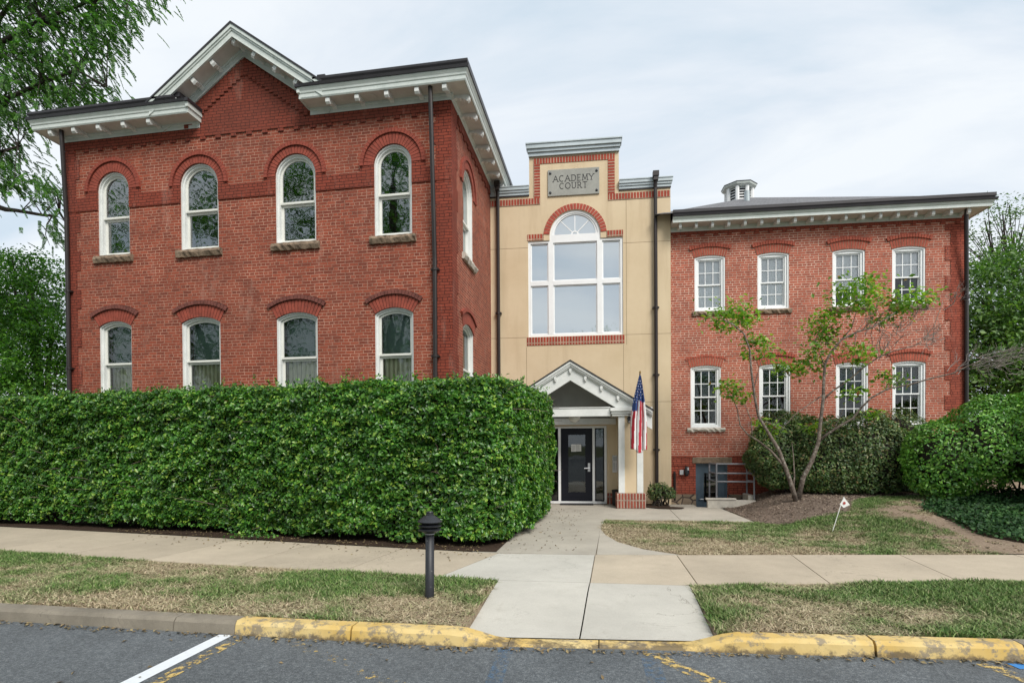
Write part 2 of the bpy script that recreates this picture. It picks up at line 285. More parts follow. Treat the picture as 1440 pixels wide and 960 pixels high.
M['broad'] = leafmat('broad_leaf', [(0.0, (0.026, 0.10, 0.015)), (0.5, (0.068, 0.20, 0.028)), (1.0, (0.17, 0.36, 0.05))], 0.5, 0.35)
M['right_tree'] = leafmat('right_tree_leaf', [(0.0, (0.036, 0.092, 0.026)), (0.5, (0.08, 0.175, 0.042)), (1.0, (0.16, 0.28, 0.065))], 0.5, 0.3)
M['pale_leaf'] = leafmat('pale_tree_leaf', [(0.0, (0.050, 0.11, 0.035)), (0.6, (0.085, 0.17, 0.045)), (1.0, (0.14, 0.23, 0.06))], 0.5, 0.35)
M['dogwood'] = leafmat('dogwood_leaf', [(0.0, (0.075, 0.18, 0.022)), (0.5, (0.16, 0.32, 0.035)), (0.93, (0.29, 0.43, 0.06)), (1.0, (0.35, 0.12, 0.06))], 0.45, 0.4)
M['bark'] = plain('grey_bark', (0.13, 0.10, 0.08), 0.95, 0.4, 14, 0.6, 40)
b = NB('lichen_bark'); f = b.noise(16, 5, 0.7); b.base(b.ramp(f, [(0.35, (0.07, 0.052, 0.042)), (0.55, (0.17, 0.135, 0.11)), (0.72, (0.42, 0.42, 0.36))])); b.set(0.95); b.bump(f, 0.5, 0.01); M['lichen'] = b.m
M['bark_dark'] = plain('dark_bark', (0.045, 0.034, 0.028), 0.95, 0.4, 14, 0.6, 40)
M['deadtwig'] = plain('grey_dead_twig', (0.22, 0.19, 0.17), 0.95, 0.3, 12)
b = NB('grass_blade'); at = b.new('ShaderNodeAttribute', attribute_name='dry'); g = b.new('ShaderNodeNewGeometry')
gr = b.ramp(g.outputs['Random Per Island'], [(0.0, (0.035, 0.085, 0.018)), (0.5, (0.085, 0.185, 0.036)), (1.0, (0.22, 0.32, 0.09))])
st = b.ramp(g.outputs['Random Per Island'], [(0.0, (0.27, 0.205, 0.13)), (0.6, (0.44, 0.355, 0.235)), (1.0, (0.62, 0.53, 0.37))])
b.base(b.mix(at.outputs['Fac'], gr, st)); b.set(0.6, 0.3); M['grass'] = b.m
b = NB('fallen_leaf'); g = b.new('ShaderNodeNewGeometry'); b.base(b.ramp(g.outputs['Random Per Island'], [(0, (0.07, 0.06, 0.03)), (0.6, (0.20, 0.14, 0.07)), (1, (0.30, 0.24, 0.12))])); b.set(0.9); M['litter'] = b.m

# ------------------------------------------------------------------ object helpers
WM = {}
def link(o, parent, Mx):
    COL.objects.link(o)
    if parent is not None:
        o.parent = parent; o.matrix_parent_inverse = Matrix.Identity(4)
        o.matrix_basis = WM[parent].inverted() @ Mx
    else: o.matrix_basis = Mx
    WM[o] = Mx.copy(); return o
def tag(o, label=None, cat=None, group=None, kind=None):
    if label: o['label'] = label
    if cat: o['category'] = cat
    if group: o['group'] = group
    if kind: o['kind'] = kind
    return o
def empty(name, loc, label, cat, group=None, rotz=0):
    o = bpy.data.objects.new(name, None); o.empty_display_size = 0.2
    link(o, None, Matrix.Translation(loc) @ Matrix.Rotation(rotz, 4, 'Z')); return tag(o, label, cat, group)
I4 = Matrix.Identity(4)

class MB:
    def __init__(s): s.v = []; s.f = []; s.mi = []; s.cur = 0
    def add(s, vs, fs):
        o = len(s.v); s.v += [tuple(p) for p in vs]; s.f += [tuple(i+o for i in f) for f in fs]; s.mi += [s.cur]*len(fs); return s
    def box(s, x0, x1, y0, y1, z0, z1):
        return s.add([(x0,y0,z0),(x1,y0,z0),(x1,y1,z0),(x0,y1,z0),(x0,y0,z1),(x1,y0,z1),(x1,y1,z1),(x0,y1,z1)],
                     [(0,3,2,1),(4,5,6,7),(0,1,5,4),(1,2,6,5),(2,3,7,6),(3,0,4,7)])
    def prism(s, pts, y0, y1):                     # outline in x,z extruded along y
        n = len(pts); s.add([(x,y0,z) for x,z in pts]+[(x,y1,z) for x,z in pts], [])
        o = len(s.v)-2*n
        tri = geometry.tessellate_polygon([[Vector((x,z,0)) for x,z in pts]])
        fs = [(a,b,c) for a,b,c in tri]
        area = sum(pts[i][0]*pts[(i+1)%n][1]-pts[(i+1)%n][0]*pts[i][1] for i in range(n))
        for a,b,c in fs: s.f += [(o+a,o+b,o+c),(o+n+a,o+n+c,o+n+b)]; s.mi += [s.cur]*2
        for i in range(n):
            j=(i+1)%n; s.f.append((o+i,o+j,o+n+j,o+n+i)); s.mi.append(s.cur)
        return s
    def wall(s, outer, holes, y0, y1, reveal=True):          # plate with openings; front at y0
        allp = [list(outer)]+[list(h) for h in holes]
        tri = geometry.tessellate_polygon([[Vector((x,z,0)) for x,z in p] for p in allp])
        flat = [q for p in allp for q in p]; n = len(flat); o = len(s.v)
        s.v += [(x,y0,z) for x,z in flat]+[(x,y1,z) for x,z in flat]
        for a,b,c in tri:
            s.f += [(o+a,o+b,o+c),(o+n+a,o+n+c,o+n+b)]; s.mi += [s.cur]*2
        k = 0
        for p in allp:
            m = len(p)
            for i in range(m):
                j=(i+1)%m; s.f.append((o+k+i,o+k+j,o+n+k+j,o+n+k+i)); s.mi.append(s.cur)
            k += m
        return s
    def ring(s, A, B, y0, y1):                      # closed ring between two loops of equal count
        n=len(A); o=len(s.v)
        for y in (y0,y1): s.v += [(x,y,z) for x,z in A]+[(x,y,z) for x,z in B]
        for i in range(n):
            j=(i+1)%n
            s.f += [(o+i,o+j,o+n+j,o+n+i),(o+2*n+i,o+3*n+i,o+3*n+j,o+2*n+j),(o+i,o+2*n+i,o+2*n+j,o+j),(o+n+i,o+n+j,o+3*n+j,o+3*n+i)]
            s.mi += [s.cur]*4
        return s
    def arcband(s, cx, zc, r0, r1, a0, a1, y0, y1, n=1, gap=0.0, sub=1):   # voussoirs: n bricks over the angle range
        for k in range(n):
            b0 = a0+(a1-a0)*k/n+gap/2; b1 = a0+(a1-a0)*(k+1)/n-gap/2
            for q in range(sub):
                c0=b0+(b1-b0)*q/sub; c1=b0+(b1-b0)*(q+1)/sub
                P=[(cx+r*math.cos(a),zc+r*math.sin(a)) for r,a in ((r0,c0),(r1,c0),(r1,c1),(r0,c1))]
                o=len(s.v); s.v += [(x,y0,z) for x,z in P]+[(x,y1,z) for x,z in P]
                s.f += [(o,o+1,o+2,o+3),(o+7,o+6,o+5,o+4),(o,o+4,o+5,o+1),(o+2,o+6,o+7,o+3),(o+1,o+5,o+6,o+2),(o+3,o+7,o+4,o)]; s.mi += [s.cur]*6
        return s
    def tube(s, pts, rad, n=8, cap=True):
        pts=[Vector(p) for p in pts]
        if not hasattr(rad,'__len__'): rad=[rad]*len(pts)
        o=len(s.v); prev=None
        for i,p in enumerate(pts):
            d=(pts[min(i+1,len(pts)-1)]-pts[max(i-1,0)]).normalized()
            a=prev if prev is not None else (Vector((0,0,1)) if abs(d.z)<0.9 else Vector((1,0,0)))
            x=(a-d*a.dot(d)).normalized(); prev=x; y=d.cross(x)
            for k in range(n):
                t=2*math.pi*k/n; s.v.append(tuple(p+(x*math.cos(t)+y*math.sin(t))*rad[i]))
        for i in range(len(pts)-1):
            for k in range(n):
                j=(k+1)%n; s.f.append((o+i*n+k,o+i*n+j,o+(i+1)*n+j,o+(i+1)*n+k)); s.mi.append(s.cur)
        if cap:
            s.f.append(tuple(o+k for k in reversed(range(n)))); s.f.append(tuple(o+(len(pts)-1)*n+k for k in range(n))); s.mi += [s.cur]*2
        return s
    def lathe(s, prof, cx=0, cy=0, n=24):
        o=len(s.v)
        for r,z in prof:
            for k in range(n):
                t=2*math.pi*k/n; s.v.append((cx+r*math.cos(t),cy+r*math.sin(t),z))
        for i in range(len(prof)-1):
            for k in range(n):
                j=(k+1)%n; s.f.append((o+i*n+k,o+i*n+j,o+(i+1)*n+j,o+(i+1)*n+k)); s.mi.append(s.cur)
        s.f.append(tuple(o+k for k in reversed(range(n)))); s.f.append(tuple(o+(len(prof)-1)*n+k for k in range(n))); s.mi += [s.cur]*2
        return s
    def rake(s, x0, x1, zf, y0, y1, d0, d1):
        return s.add([(x,y,zf(x)+d) for d in (d0,d1) for x,y in ((x0,y0),(x1,y0),(x1,y1),(x0,y1))],
                     [(0,3,2,1),(4,5,6,7),(0,1,5,4),(1,2,6,5),(2,3,7,6),(3,0,4,7)])
    def build(s, name, mats, parent=None, Mx=I4, smooth=False, bevel=0):
        me=bpy.data.meshes.new(name); me.from_pydata(s.v,[],s.f)
        bm=bmesh.new(); bm.from_mesh(me); 
        if name!='pane': bmesh.ops.recalc_face_normals(bm,faces=bm.faces)
        uv=bm.loops.layers.uv.new('UVMap')
        for f in bm.faces:
            nn=f.normal; a=[abs(c) for c in nn]
            ax=2 if a[2]>max(a[0],a[1]) and a[2]>0.85 else (0 if a[0]>a[1] else 1)
            for lp in f.loops:
                c=lp.vert.co
                lp[uv].uv=(c.x,c.z) if ax==1 else ((c.y,c.z) if ax==0 else (c.x,c.y))
            f.smooth=smooth
        bm.to_mesh(me); bm.free()
        if not isinstance(mats,(list,tuple)): mats=[mats]
        for mm in mats: me.materials.append(M[mm])
        if len(mats)>1: me.polygons.foreach_set('material_index',s.mi)
        o=bpy.data.objects.new(name,me); link(o,parent,Mx)
        if bevel:
            bv=o.modifiers.new('Bevel','BEVEL'); bv.width=bevel; bv.segments=2; bv.limit_method='ANGLE'
        return o

def np_obj(name, V, tris, mat, parent=None, Mx=I4, attr=None, smooth=False):
    """V: (n,k,3) vertices of n little pieces, tris: faces of one piece"""
    n,k,_=V.shape; me=bpy.data.meshes.new(name)
    me.vertices.add(n*k); me.vertices.foreach_set('co',V.reshape(-1).astype(np.float32))
    T=np.array(tris); F=(T[None]+ (np.arange(n)*k)[:,None,None]).reshape(-1,3)
    me.loops.add(F.size); me.loops.foreach_set('vertex_index',F.reshape(-1).astype(np.int32))
    me.polygons.add(len(F)); me.polygons.foreach_set('loop_start',(np.arange(len(F))*3).astype(np.int32))
    me.polygons.foreach_set('loop_total',np.full(len(F),3,np.int32))
    if attr is not None:
        a=me.attributes.new(attr[0],'FLOAT','POINT'); a.data.foreach_set('value',np.repeat(attr[1],k).astype(np.float32))
    me.update(calc_edges=True)
    if smooth: me.polygons.foreach_set('use_smooth',np.ones(len(F),bool))
    me.materials.append(M[mat]); o=bpy.data.objects.new(name,me); return link(o,parent,Mx)
def norm(a): return a/np.maximum(np.linalg.norm(a,axis=-1,keepdims=True),1e-9)
def leaf_verts(C, Nn, ln, wd, axis=None, fold=0.18):
    n=len(C); Nn=norm(Nn)
    A=rng.normal(size=(n,3)) if axis is None else axis
    A=norm(A-(A*Nn).sum(1,keepdims=True)*Nn); B=np.cross(Nn,A)
    ln=np.asarray(ln).reshape(-1,1)*np.ones((n,1)); wd=np.asarray(wd).reshape(-1,1)*np.ones((n,1))
    base=C-A*ln/2; tip=C+A*ln/2-Nn*ln*0.12; l=C+B*wd/2+Nn*wd*fold; r=C-B*wd/2+Nn*wd*fold
    return np.stack([base,r,tip,l],1)
LT=[(0,1,2),(0,2,3)]
def snoise(P, f=1.0, seed=0):
    r=np.random.default_rng(seed); out=np.zeros(len(P))
    for i in range(7):
        k=r.normal(size=P.shape[1])*f*(0.6+0.5*i); out+=np.sin(P@k+r.uniform(0,6.28))/(1+0.35*i)
    return out/2.2
# ------------------------------------------------------------------ ground, roads, pavements
def lin(x, P):
    for (a,b),(c,d) in zip(P[:-1],P[1:]):
        if x<=c: return b+(d-b)*(x-a)/(c-a)
    return P[-1][1]
def sm(a): a=max(0,min(1,a)); return a*a*(3-2*a)
def hgt(x,y): return 0.38*sm((x-2.9)/1.4)*sm((y-8.8)/4.4)
KF=[(-60,4.9),(-6,4.46),(-2.8,4.43),(-1.2,4.45),(0.85,4.63),(3.2,4.79),(60,8.2)]       # kerb face line
SF=[(-60,12.0),(-8.9,6.92),(-5.4,6.55),(-1.22,6.22),(0.9,6.28),(2.46,6.58),(4.58,6.98),(60,15)]
SB=[(-60,14.0),(-11.6,9.05),(-7.4,8.55),(-4.4,8.12),(-1.5,7.75),(-0.13,7.83),(1.06,7.98),(2.56,8.2),(5.65,8.63),(60,16.8)]
def kerb_top(x):
    if x<-1.25 or x>1.08: return 0.0
    if x<-0.8: return -0.095*sm((x+1.25)/0.45)
    if x>0.62: return -0.095*sm((1.08-x)/0.46)
    return -0.095
def st(o,label=None): return tag(o,label,None,None,'structure')
mb=MB(); mb.add([(-500,-500,-0.19),(500,-500,-0.19),(500,500,-0.19),(-500,500,-0.19)],[(0,1,2,3)]); st(mb.build('ground','ground'))
xs=[-60,-30,-15,-8,-4,-2,-1.2,0,0.85,2,3.2,6,15,30,60]
mb=MB(); V=[(x,-45,-0.115) for x in xs]+[(x,lin(x,KF)+0.05,-0.115) for x in xs]; n=len(xs)
mb.add(V,[(i,i+1,n+i+1,n+i) for i in range(n-1)]); st(mb.build('car_park','asphalt'))
# lawn terrain
xs=sorted(set([-60,-40,-25,-18]+[round(-14+0.5*i,2) for i in range(60)]+[-1.215,-1.2,0.9,0.915,1.0,1.08,1.2,-1.25,2.2,2.21,3.5,3.51]+[20,30,45,60]))
ts=[0,0.4,0.9,1.4,1.6]+[2+0.4*i for i in range(34)]+[18,24,35,60]
mb=MB(); V=[]
for x in xs:
    y0=lin(x,KF)+0.13
    for t in ts:
        y=y0+t; z=hgt(x,y)-0.015+kerb_top(x)*max(0,1-t/.9)
        if -1.205<x<0.905 and y<6.3: z=-0.16
        if 2.205<x<3.505 and 14.05<y<14.95: z=-1.1
        V.append((x,y,z))
m=len(ts); mb.add(V,[(i*m+j,(i+1)*m+j,(i+1)*m+j+1,i*m+j+1) for i in range(len(xs)-1) for j in range(m-1)])
st(mb.build('lawn_ground','lawn_soil',smooth=True))
# kerb: stretches of grey and yellow, each a run of blocks with joints
kerb=MB()
def kerbrun(mb,x0,x1,step=0.12):
    n=max(2,int((x1-x0)/step)); V=[]; 
    for i in range(n+1):
        x=x0+(x1-x0)*i/n; y=lin(x,KF); z=kerb_top(x); w=0.004*math.sin(x*9)+0.003*math.sin(x*23)
        V+=[(x,y-0.022+w,-0.125),(x,y-0.005+w,z-0.03),(x,y+0.022,z+w*0.5),(x,y+0.145,z+0.002),(x,y+0.15,-0.125)]
    F=[(i*5+k,(i+1)*5+k,(i+1)*5+k+1,i*5+k+1) for i in range(n) for k in range(4)]+[(0,1,2,3,4),tuple(n*5+k for k in (4,3,2,1,0))]
    mb.add(V,F)
for a,bq in ((-60,-30),(-30,-14),(-14,-9.3),(-9.3,-6.35),(-6.35,-3.86),(-3.85,-3.245),(3.15,4.6),(4.61,7.6),(7.61,20),(20.01,60)): kerbrun(kerb,a,bq)
k0=st(kerb.build('kerb','conc_kerb'))
kerb=MB()
for a,bq in ((-3.24,-2.155),(-2.14,-0.80),(-0.793,-0.06),(-0.05,2.06),(2.08,3.14)): kerbrun(kerb,a,bq)
o=kerb.build('kerb_paint','yellow',k0); o['label']='worn yellow painted stretch of kerb'
# pavement slabs
def slab(mb,P,z=0.004,d=0.12,zf=None):
    tri=geometry.tessellate_polygon([[Vector((x,y,0)) for x,y in P]]); n=len(P)
    zz=[(zf(x,y) if zf else z) for x,y in P]
    mb.add([(x,y,q) for (x,y),q in zip(P,zz)]+[(x,y,q-d) for (x,y),q in zip(P,zz)],
           list(tri)+[(i,(i+1)%n,n+(i+1)%n,n+i) for i in range(n)])
def panel(xa,xb,ka=0,kb=0):                    # xa,xb on the front edge; ka,kb shift to the back edge
    g=0.006; f=[xa+g]+[q for q,_ in SF if xa+0.05<q<xb-0.05]+[xb-g]; bk=[xa+ka+g]+[q for q,_ in SB if xa+ka+0.05<q<xb+kb-0.05]+[xb+kb-g]
    return [(q,lin(q,SF)) for q in f]+[(q,lin(q,SB)) for q in reversed(bk)]
old=MB(); new=MB()
J=[(-58,0.5),(-40,0.5),(-25,.4),(-16,.3),(-12.2,.22),(-9.2,.2),(-7.7,.2),(-6.2,.2),(-4.75,.2),(-3.2,.2),(-1.93,.42)]
for (a,ka),(c,kc) in zip(J[:-1],J[1:]): slab(old,panel(a,c,ka,kc))
J=[(-0.17,.03),(1.0,-0.02),(2.44,.1),(3.88,.12),(5.4,.12),(6.9,.12),(8.4,.12),(12,.1),(20,0),(35,0),(58,0)]
for (a,ka),(c,kc) in zip(J[:-1],J[1:]): slab(old,panel(a,c,ka,kc))
slab(new,panel(-1.93,-0.17,.42,.03))
st(old.build('pavement','conc_old'))
mb=new
rz=lambda x,y:-0.088+0.092*sm((y-4.6)/1.6)*1.0
for (xa,xb,xa2,xb2) in ((-1.2,-0.222,-1.2,-0.178),(-0.21,0.90,-0.166,0.90)):
    for i in range(8):
        y0=lambda x:lin(x,KF)+0.152
        P=[]
        t0=i/8; t1=(i+1)/8
        def pt(t,right):
            xx=(xb+(xb2-xb)*t) if right else (xa+(xa2-xa)*t); ya=y0(xx); return (xx,ya+(lin(xx,SF)-0.012-ya)*t)
        if i==0: o_=len(mb.v); mb.v+=[(x,y,rz(x,y)) for x,y in (pt(0,0),pt(0,1))]
        mb.v+=[(x,y,rz(x,y)) for x,y in (pt(t1,0),pt(t1,1))]; mb.f.append((o_+2*i,o_+2*i+1,o_+2*i+3,o_+2*i+2)); mb.mi.append(0)
st(new.build('entrance_ramp','conc_new'))
mb=MB(); slab(mb,[(-1.9,7.79),(-0.135,7.85),(-0.02,13.3),(-1.9,13.3)],0.004); slab(mb,[(-0.12,7.86),(1.02,7.99),(0.55,8.35),(0.2,8.9),(0.0,9.6),(-0.085,10.3)],0.004)
slab(mb,[(-0.075,10.32),(-0.02,11.55),(1.5,11.62),(1.5,14.42),(-0.01,14.42)],0.003); slab(mb,[(1.512,11.62),(2.9,11.5),(2.70,14.06),(2.22,14.08),(2.22,14.66),(1.512,14.62)],0.003)
slab(mb,[(-1.9,13.312),(-0.02,13.312),(-0.02,14.42),(-1.9,14.36)],0.003)
st(mb.build('entrance_path','conc_path'))
def inpoly(P, poly):
    x,y=P[:,0],P[:,1]; r=np.zeros(len(P),bool); n=len(poly)
    for i in range(n):
        (x1,y1),(x2,y2)=poly[i],poly[(i+1)%n]
        if y1==y2: continue
        c=((y1>y)!=(y2>y))&(x<(x2-x1)*(y-y1)/(y2-y1)+x1); r^=c
    return r
def sheet(name,poly,mat,off,step=0.35):
    bm=bmesh.new(); f=bm.faces.new([bm.verts.new((x,y,0)) for x,y in poly]); bmesh.ops.triangulate(bm,faces=bm.faces)
    xs=[p[0] for p in poly]; ys=[p[1] for p in poly]
    for ax,lo,hi in ((0,min(xs),max(xs)),(1,min(ys),max(ys))):
        q=lo+step
        while q<hi:
            bmesh.ops.bisect_plane(bm,geom=bm.verts[:]+bm.edges[:]+bm.faces[:],plane_co=(q,0,0) if ax==0 else (0,q,0),plane_no=(1,0,0) if ax==0 else (0,1,0)); q+=step
    for v in bm.verts: v.co.z=hgt(v.co.x,v.co.y)+off
    bmesh.ops.recalc_face_normals(bm,faces=bm.faces)
    if sum(f.normal.z for f in bm.faces)<0: bmesh.ops.reverse_faces(bm,faces=bm.faces)
    me=bpy.data.meshes.new(name); bm.to_mesh(me); bm.free(); me.materials.append(M[mat])
    for p in me.polygons: p.use_smooth=True
    o=bpy.data.objects.new(name,me); link(o,None,I4); return st(o)
def wob(poly,amp=0.05,step=0.15,seed=1):
    r=random.Random(seed); out=[]
    for (a,b),(c,d) in zip(poly,poly[1:]+poly[:1]):
        L_=math.hypot(c-a,d-b); n=max(1,int(L_/step))
        for i in range(n): t=i/n; out.append((a+(c-a)*t+r.uniform(-amp,amp),b+(d-b)*t+r.uniform(-amp,amp)))
    return out
MULCH=[(2.93,11.52),(3.3,11.0),(3.9,11.1),(4.55,11.4),(5.1,12.45),(5.7,13.05),(6.8,13.4),(9.5,13.6),(9.5,15.0),(3.55,14.74),(3.55,14.05),(2.76,13.98),(2.8,13.3)]
sheet('mulch_bed',wob(MULCH,0.04),'mulch',0.006)
DIRT=[(4.95,11.55),(5.6,12.3),(6.35,12.7),(7.2,13.05),(8.6,13.3),(8.6,12.9),(7.0,12.4),(6.2,11.9),(5.95,11.4),(6.0,10.6),(5.9,9.9),(6.3,9.2),(8,9.1),(8,9.0),(5.6,8.66),(4.8,8.75),(5.0,9.4),(5.25,10.2),(5.1,10.9),(4.75,11.2)]
sheet('bare_earth_path',wob(DIRT,0.05,seed=3),'dirt',0.009)
IVY=[(5.9,11.6),(6.35,12.2),(7.1,12.65),(8.6,13.05),(14,13.2),(14,9.9),(8.0,9.15),(6.3,9.3),(5.88,9.9),(5.95,10.7)]
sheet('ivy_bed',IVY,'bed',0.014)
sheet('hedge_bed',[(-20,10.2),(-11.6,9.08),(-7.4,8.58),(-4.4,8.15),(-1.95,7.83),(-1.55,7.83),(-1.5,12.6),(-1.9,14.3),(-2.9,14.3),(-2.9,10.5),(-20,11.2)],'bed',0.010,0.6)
sheet('shrub_bed',wob([(0.98,14.5),(1.55,14.52),(1.55,13.95),(1.9,13.75),(1.7,13.5),(1.3,13.55),(1.0,13.8)],0.03),'bed',0.024,0.2)
# painted markings on the car park
def mark(name,P,mat,par,z=-0.111):
    mb=MB(); mb.add([(x,y,z) for x,y in P],[tuple(range(len(P)))]); return mb.build(name,mat,par)
cp=bpy.data.objects['car_park']
mark('parking_line',[(-3.42,-0.8),(-3.28,-0.8),(-3.24,4.40),(-3.37,4.39)],'line_white',cp)
mark('old_parking_line',[(-3.20,-0.8),(-3.07,-0.8),(-3.08,4.30),(-3.19,4.29)],'line_yellow',cp)
mark('old_parking_line',[(-2.68,4.28),(-2.56,4.34),(0.7,2.55),(0.6,2.43)],'line_yellow2',cp)
mark('old_parking_line',[(0.28,4.50),(0.42,4.52),(2.2,2.35),(2.05,2.30)],'line_yellow',cp)
mark('old_parking_line',[(2.73,4.66),(2.86,4.68),(3.6,2.7),(3.46,2.68)],'line_yellow',cp)
mark('faded_blue_line',[(-0.86,4.42),(-0.74,4.43),(-0.6,1.0),(-0.72,1.0)],'line_blue',cp)
mark('faded_blue_line',[(0.27,4.4),(0.40,4.42),(0.5,2.4),(0.36,2.4)],'line_blue',cp)
mark('faded_blue_line',[(2.97,4.70),(3.4,4.73),(3.4,4.63),(2.99,4.6)],'line_blue2',cp)

# ------------------------------------------------------------------ the building
BL=empty('school_building',(-3.0,14.3,0),'long two-storey red brick schoolhouse joined in the middle by a tan stucco entrance block','building')
FA=Matrix.Translation((-7.375,10.6,0))                                     # gabled front, outward is -y
FS=Matrix.Translation((-2.95,10.6,0)) @ Matrix.Rotation(R(90),4,'Z')       # its side wall towards the entrance
FB=Matrix.Translation((-0.6,14.5,0)) @ Matrix.Rotation(R(2.5),4,'Z')       # entrance block and right wing
def arch(cx,w,z0,zs,rise,n=16,inset=0.0):
    """opening outline: up the right side, over the arch, down the left"""
    a=w/2-inset; z0+=inset; P=[(cx-a,z0),(cx+a,z0)]
    if rise<=0.001: return P+[(cx+a,zs-inset),(cx-a,zs-inset)]
    Rr=((w/2)**2+rise**2)/(2*rise); zc=zs+rise-Rr; r=Rr-inset
    th=math.acos(min(1,a/r)) if a<r else 0
    for i in range(n+1):
        t=th+(math.pi-2*th)*i/n; P.append((cx+r*math.cos(t),zc+r*math.sin(t)))
    return P
def louvre(mb,x0,x1,z0,z1,y,step=0.05):
    z=z0
    while z<z1: mb.add([(x0,y,z),(x1,y,z),(x1,y+0.02,z+step*0.62),(x0,y+0.02,z+step*0.62)],[(0,1,2,3)]); z+=step
def old_window(F,cx,w,z0,zs,rise,zm,blind=None,label=None):
    """tall painted sash window in a deep white box, arched head"""
    fr=MB(); A=arch(cx,w,z0,zs,rise); fr.ring(A,arch(cx,w,z0,zs,rise,inset=0.022),0.018,0.20)
    fr.ring(arch(cx,w,z0,zs,rise,inset=0.0225),arch(cx,w,z0,zs,rise,inset=0.055),0.055,0.198)
    W=fr.build('window','white',BL,F)
    if label: W['label']=label
    s=MB(); top=arch(cx,w-0.112,zm-0.02,zs,rise-0.0 if rise<0.2 else rise-0.056,16)
    # upper sash
    def up(ins):
        a=(w-0.112)/2-ins
        P=[(cx-a,zm-0.02+ins),(cx+a,zm-0.02+ins)]
        Rr=((w/2)**2+rise**2)/(2*rise); zc=zs+rise-Rr; r=Rr-0.056-ins; th=math.acos(min(1,a/r))
        return P+[(cx+r*math.cos(th+(math.pi-2*th)*i/16),zc+r*math.sin(th+(math.pi-2*th)*i/16)) for i in range(17)]
    s.ring(up(0),up(0.042),0.10,0.135)
    s.box(cx-w/2+0.03,cx+w/2-0.03,0.085,0.136,zm-0.022,zm+0.02)
    a=(w-0.112)/2
    lo=lambda i:[(cx-a+i,z0+0.055+i*1.2),(cx+a-i,z0+0.055+i*1.2),(cx+a-i,zm-0.022-i),(cx-a+i,zm-0.022-i)]
    s.ring(lo(0),lo(0.045),0.142,0.178)
    s.build('sash','sash',W,F)
    g=MB(); P=up(0.035); g.add([(x,0.118,z) for x,z in P],[tuple(range(len(P)))]); P=lo(0.04); g.add([(x,0.16,z) for x,z in P],[(0,1,2,3)]); g.build('pane','glass_low' if z0<4 else 'glass',W,F)
    if blind=='slats':
        q=MB(); louvre(q,cx-a,cx+a,zm-0.02,zs+rise-0.1,0.23,0.045); q.build('blind','blind_dim',W,F)
    elif blind=='low':
        q=MB(); louvre(q,cx-a,cx+a,z0+0.25,zm+0.5,0.23,0.045); q.build('blind','blind_dim',W,F)
    elif blind=='curtain':
        q=MB(); n=40
        q.add([(cx-a+2*a*i/n,0.27+0.018*math.sin(i*1.3),z) for z in (z0,zm-0.05) for i in range(n+1)],[(i,i+1,n+2+i,n+1+i) for i in range(n)])
        q.build('curtain','curtain',W,F)
        q=MB(); q.add([(cx-a,0.29,zm),(cx+a,0.29,zm),(cx+a,0.29,zs+rise),(cx-a,0.29,zs+rise)],[(0,1,2,3)]); q.build('blind','blind_dim',W,F)
    return W
def rough_sill(F,cx,w,z,h,par,mat='stone',dep=0.09,seed=0):
    r=random.Random(seed); mb=MB(); n=14; V=[]
    for i in range(n+1):
        x=cx-w/2+w*i/n
        V+=[(x,0.15,z-0.02),(x,-dep*0.7+r.uniform(-.012,.012),z),(x,-dep+r.uniform(-.02,.02),z-h*0.45+r.uniform(-.012,.012)),(x,-dep*0.6+r.uniform(-.015,.015),z-h+r.uniform(-.015,.012)),(x,0.0,z-h)]
    mb.add(V,[(i*5+k,(i+1)*5+k,(i+1)*5+k+1,i*5+k+1) for i in range(n) for k in range(4)]+[(0,1,2,3,4),tuple(n*5+k for k in (4,3,2,1,0))])
    return mb.build('sill',mat,par,F)
UP=[(-3.21,0.79,'slats'),(-1.11,0.90,'slats'),(1.11,0.90,None),(3.22,0.79,'slats')]
# ---- gabled front wall
outer=[(-4.425,-0.2),(4.425,-0.2),(4.425,8.42),(1.73,8.42),(0,9.72),(-1.73,8.42),(-4.425,8.42)]
holes=[]
for cx,w_,bl in UP:
    holes.append(arch(cx,w_,5.74,7.56-w_/2,w_/2)); holes.append(arch(cx,w_+0.02,2.35,4.19,0.12))
mb=MB(); mb.wall(outer,holes,0,0.24); wf=mb.build('wall','brick',BL,FA); wf['label']='red brick front wall under the gable'
hs=[arch(1.35,0.92,5.62,7.10,0.44),arch(1.32,0.98,2.3,4.05,0.13)]
mb=MB(); mb.wall([(0.24,-0.2),(14,-0.2),(14,8.42),(0.24,8.42)],hs,0,0.24); mb.build('wall','brick',BL,FS)['label']='red brick side wall facing the entrance block'
mb=MB(); mb.box(-4.425,-4.185,0.24,14,-0.2,8.42); mb.box(-4.185,4.185,13.76,14,-0.2,8.42); mb.build('wall','brick',BL,FA)['label']='brick walls at the far side of the gabled part'
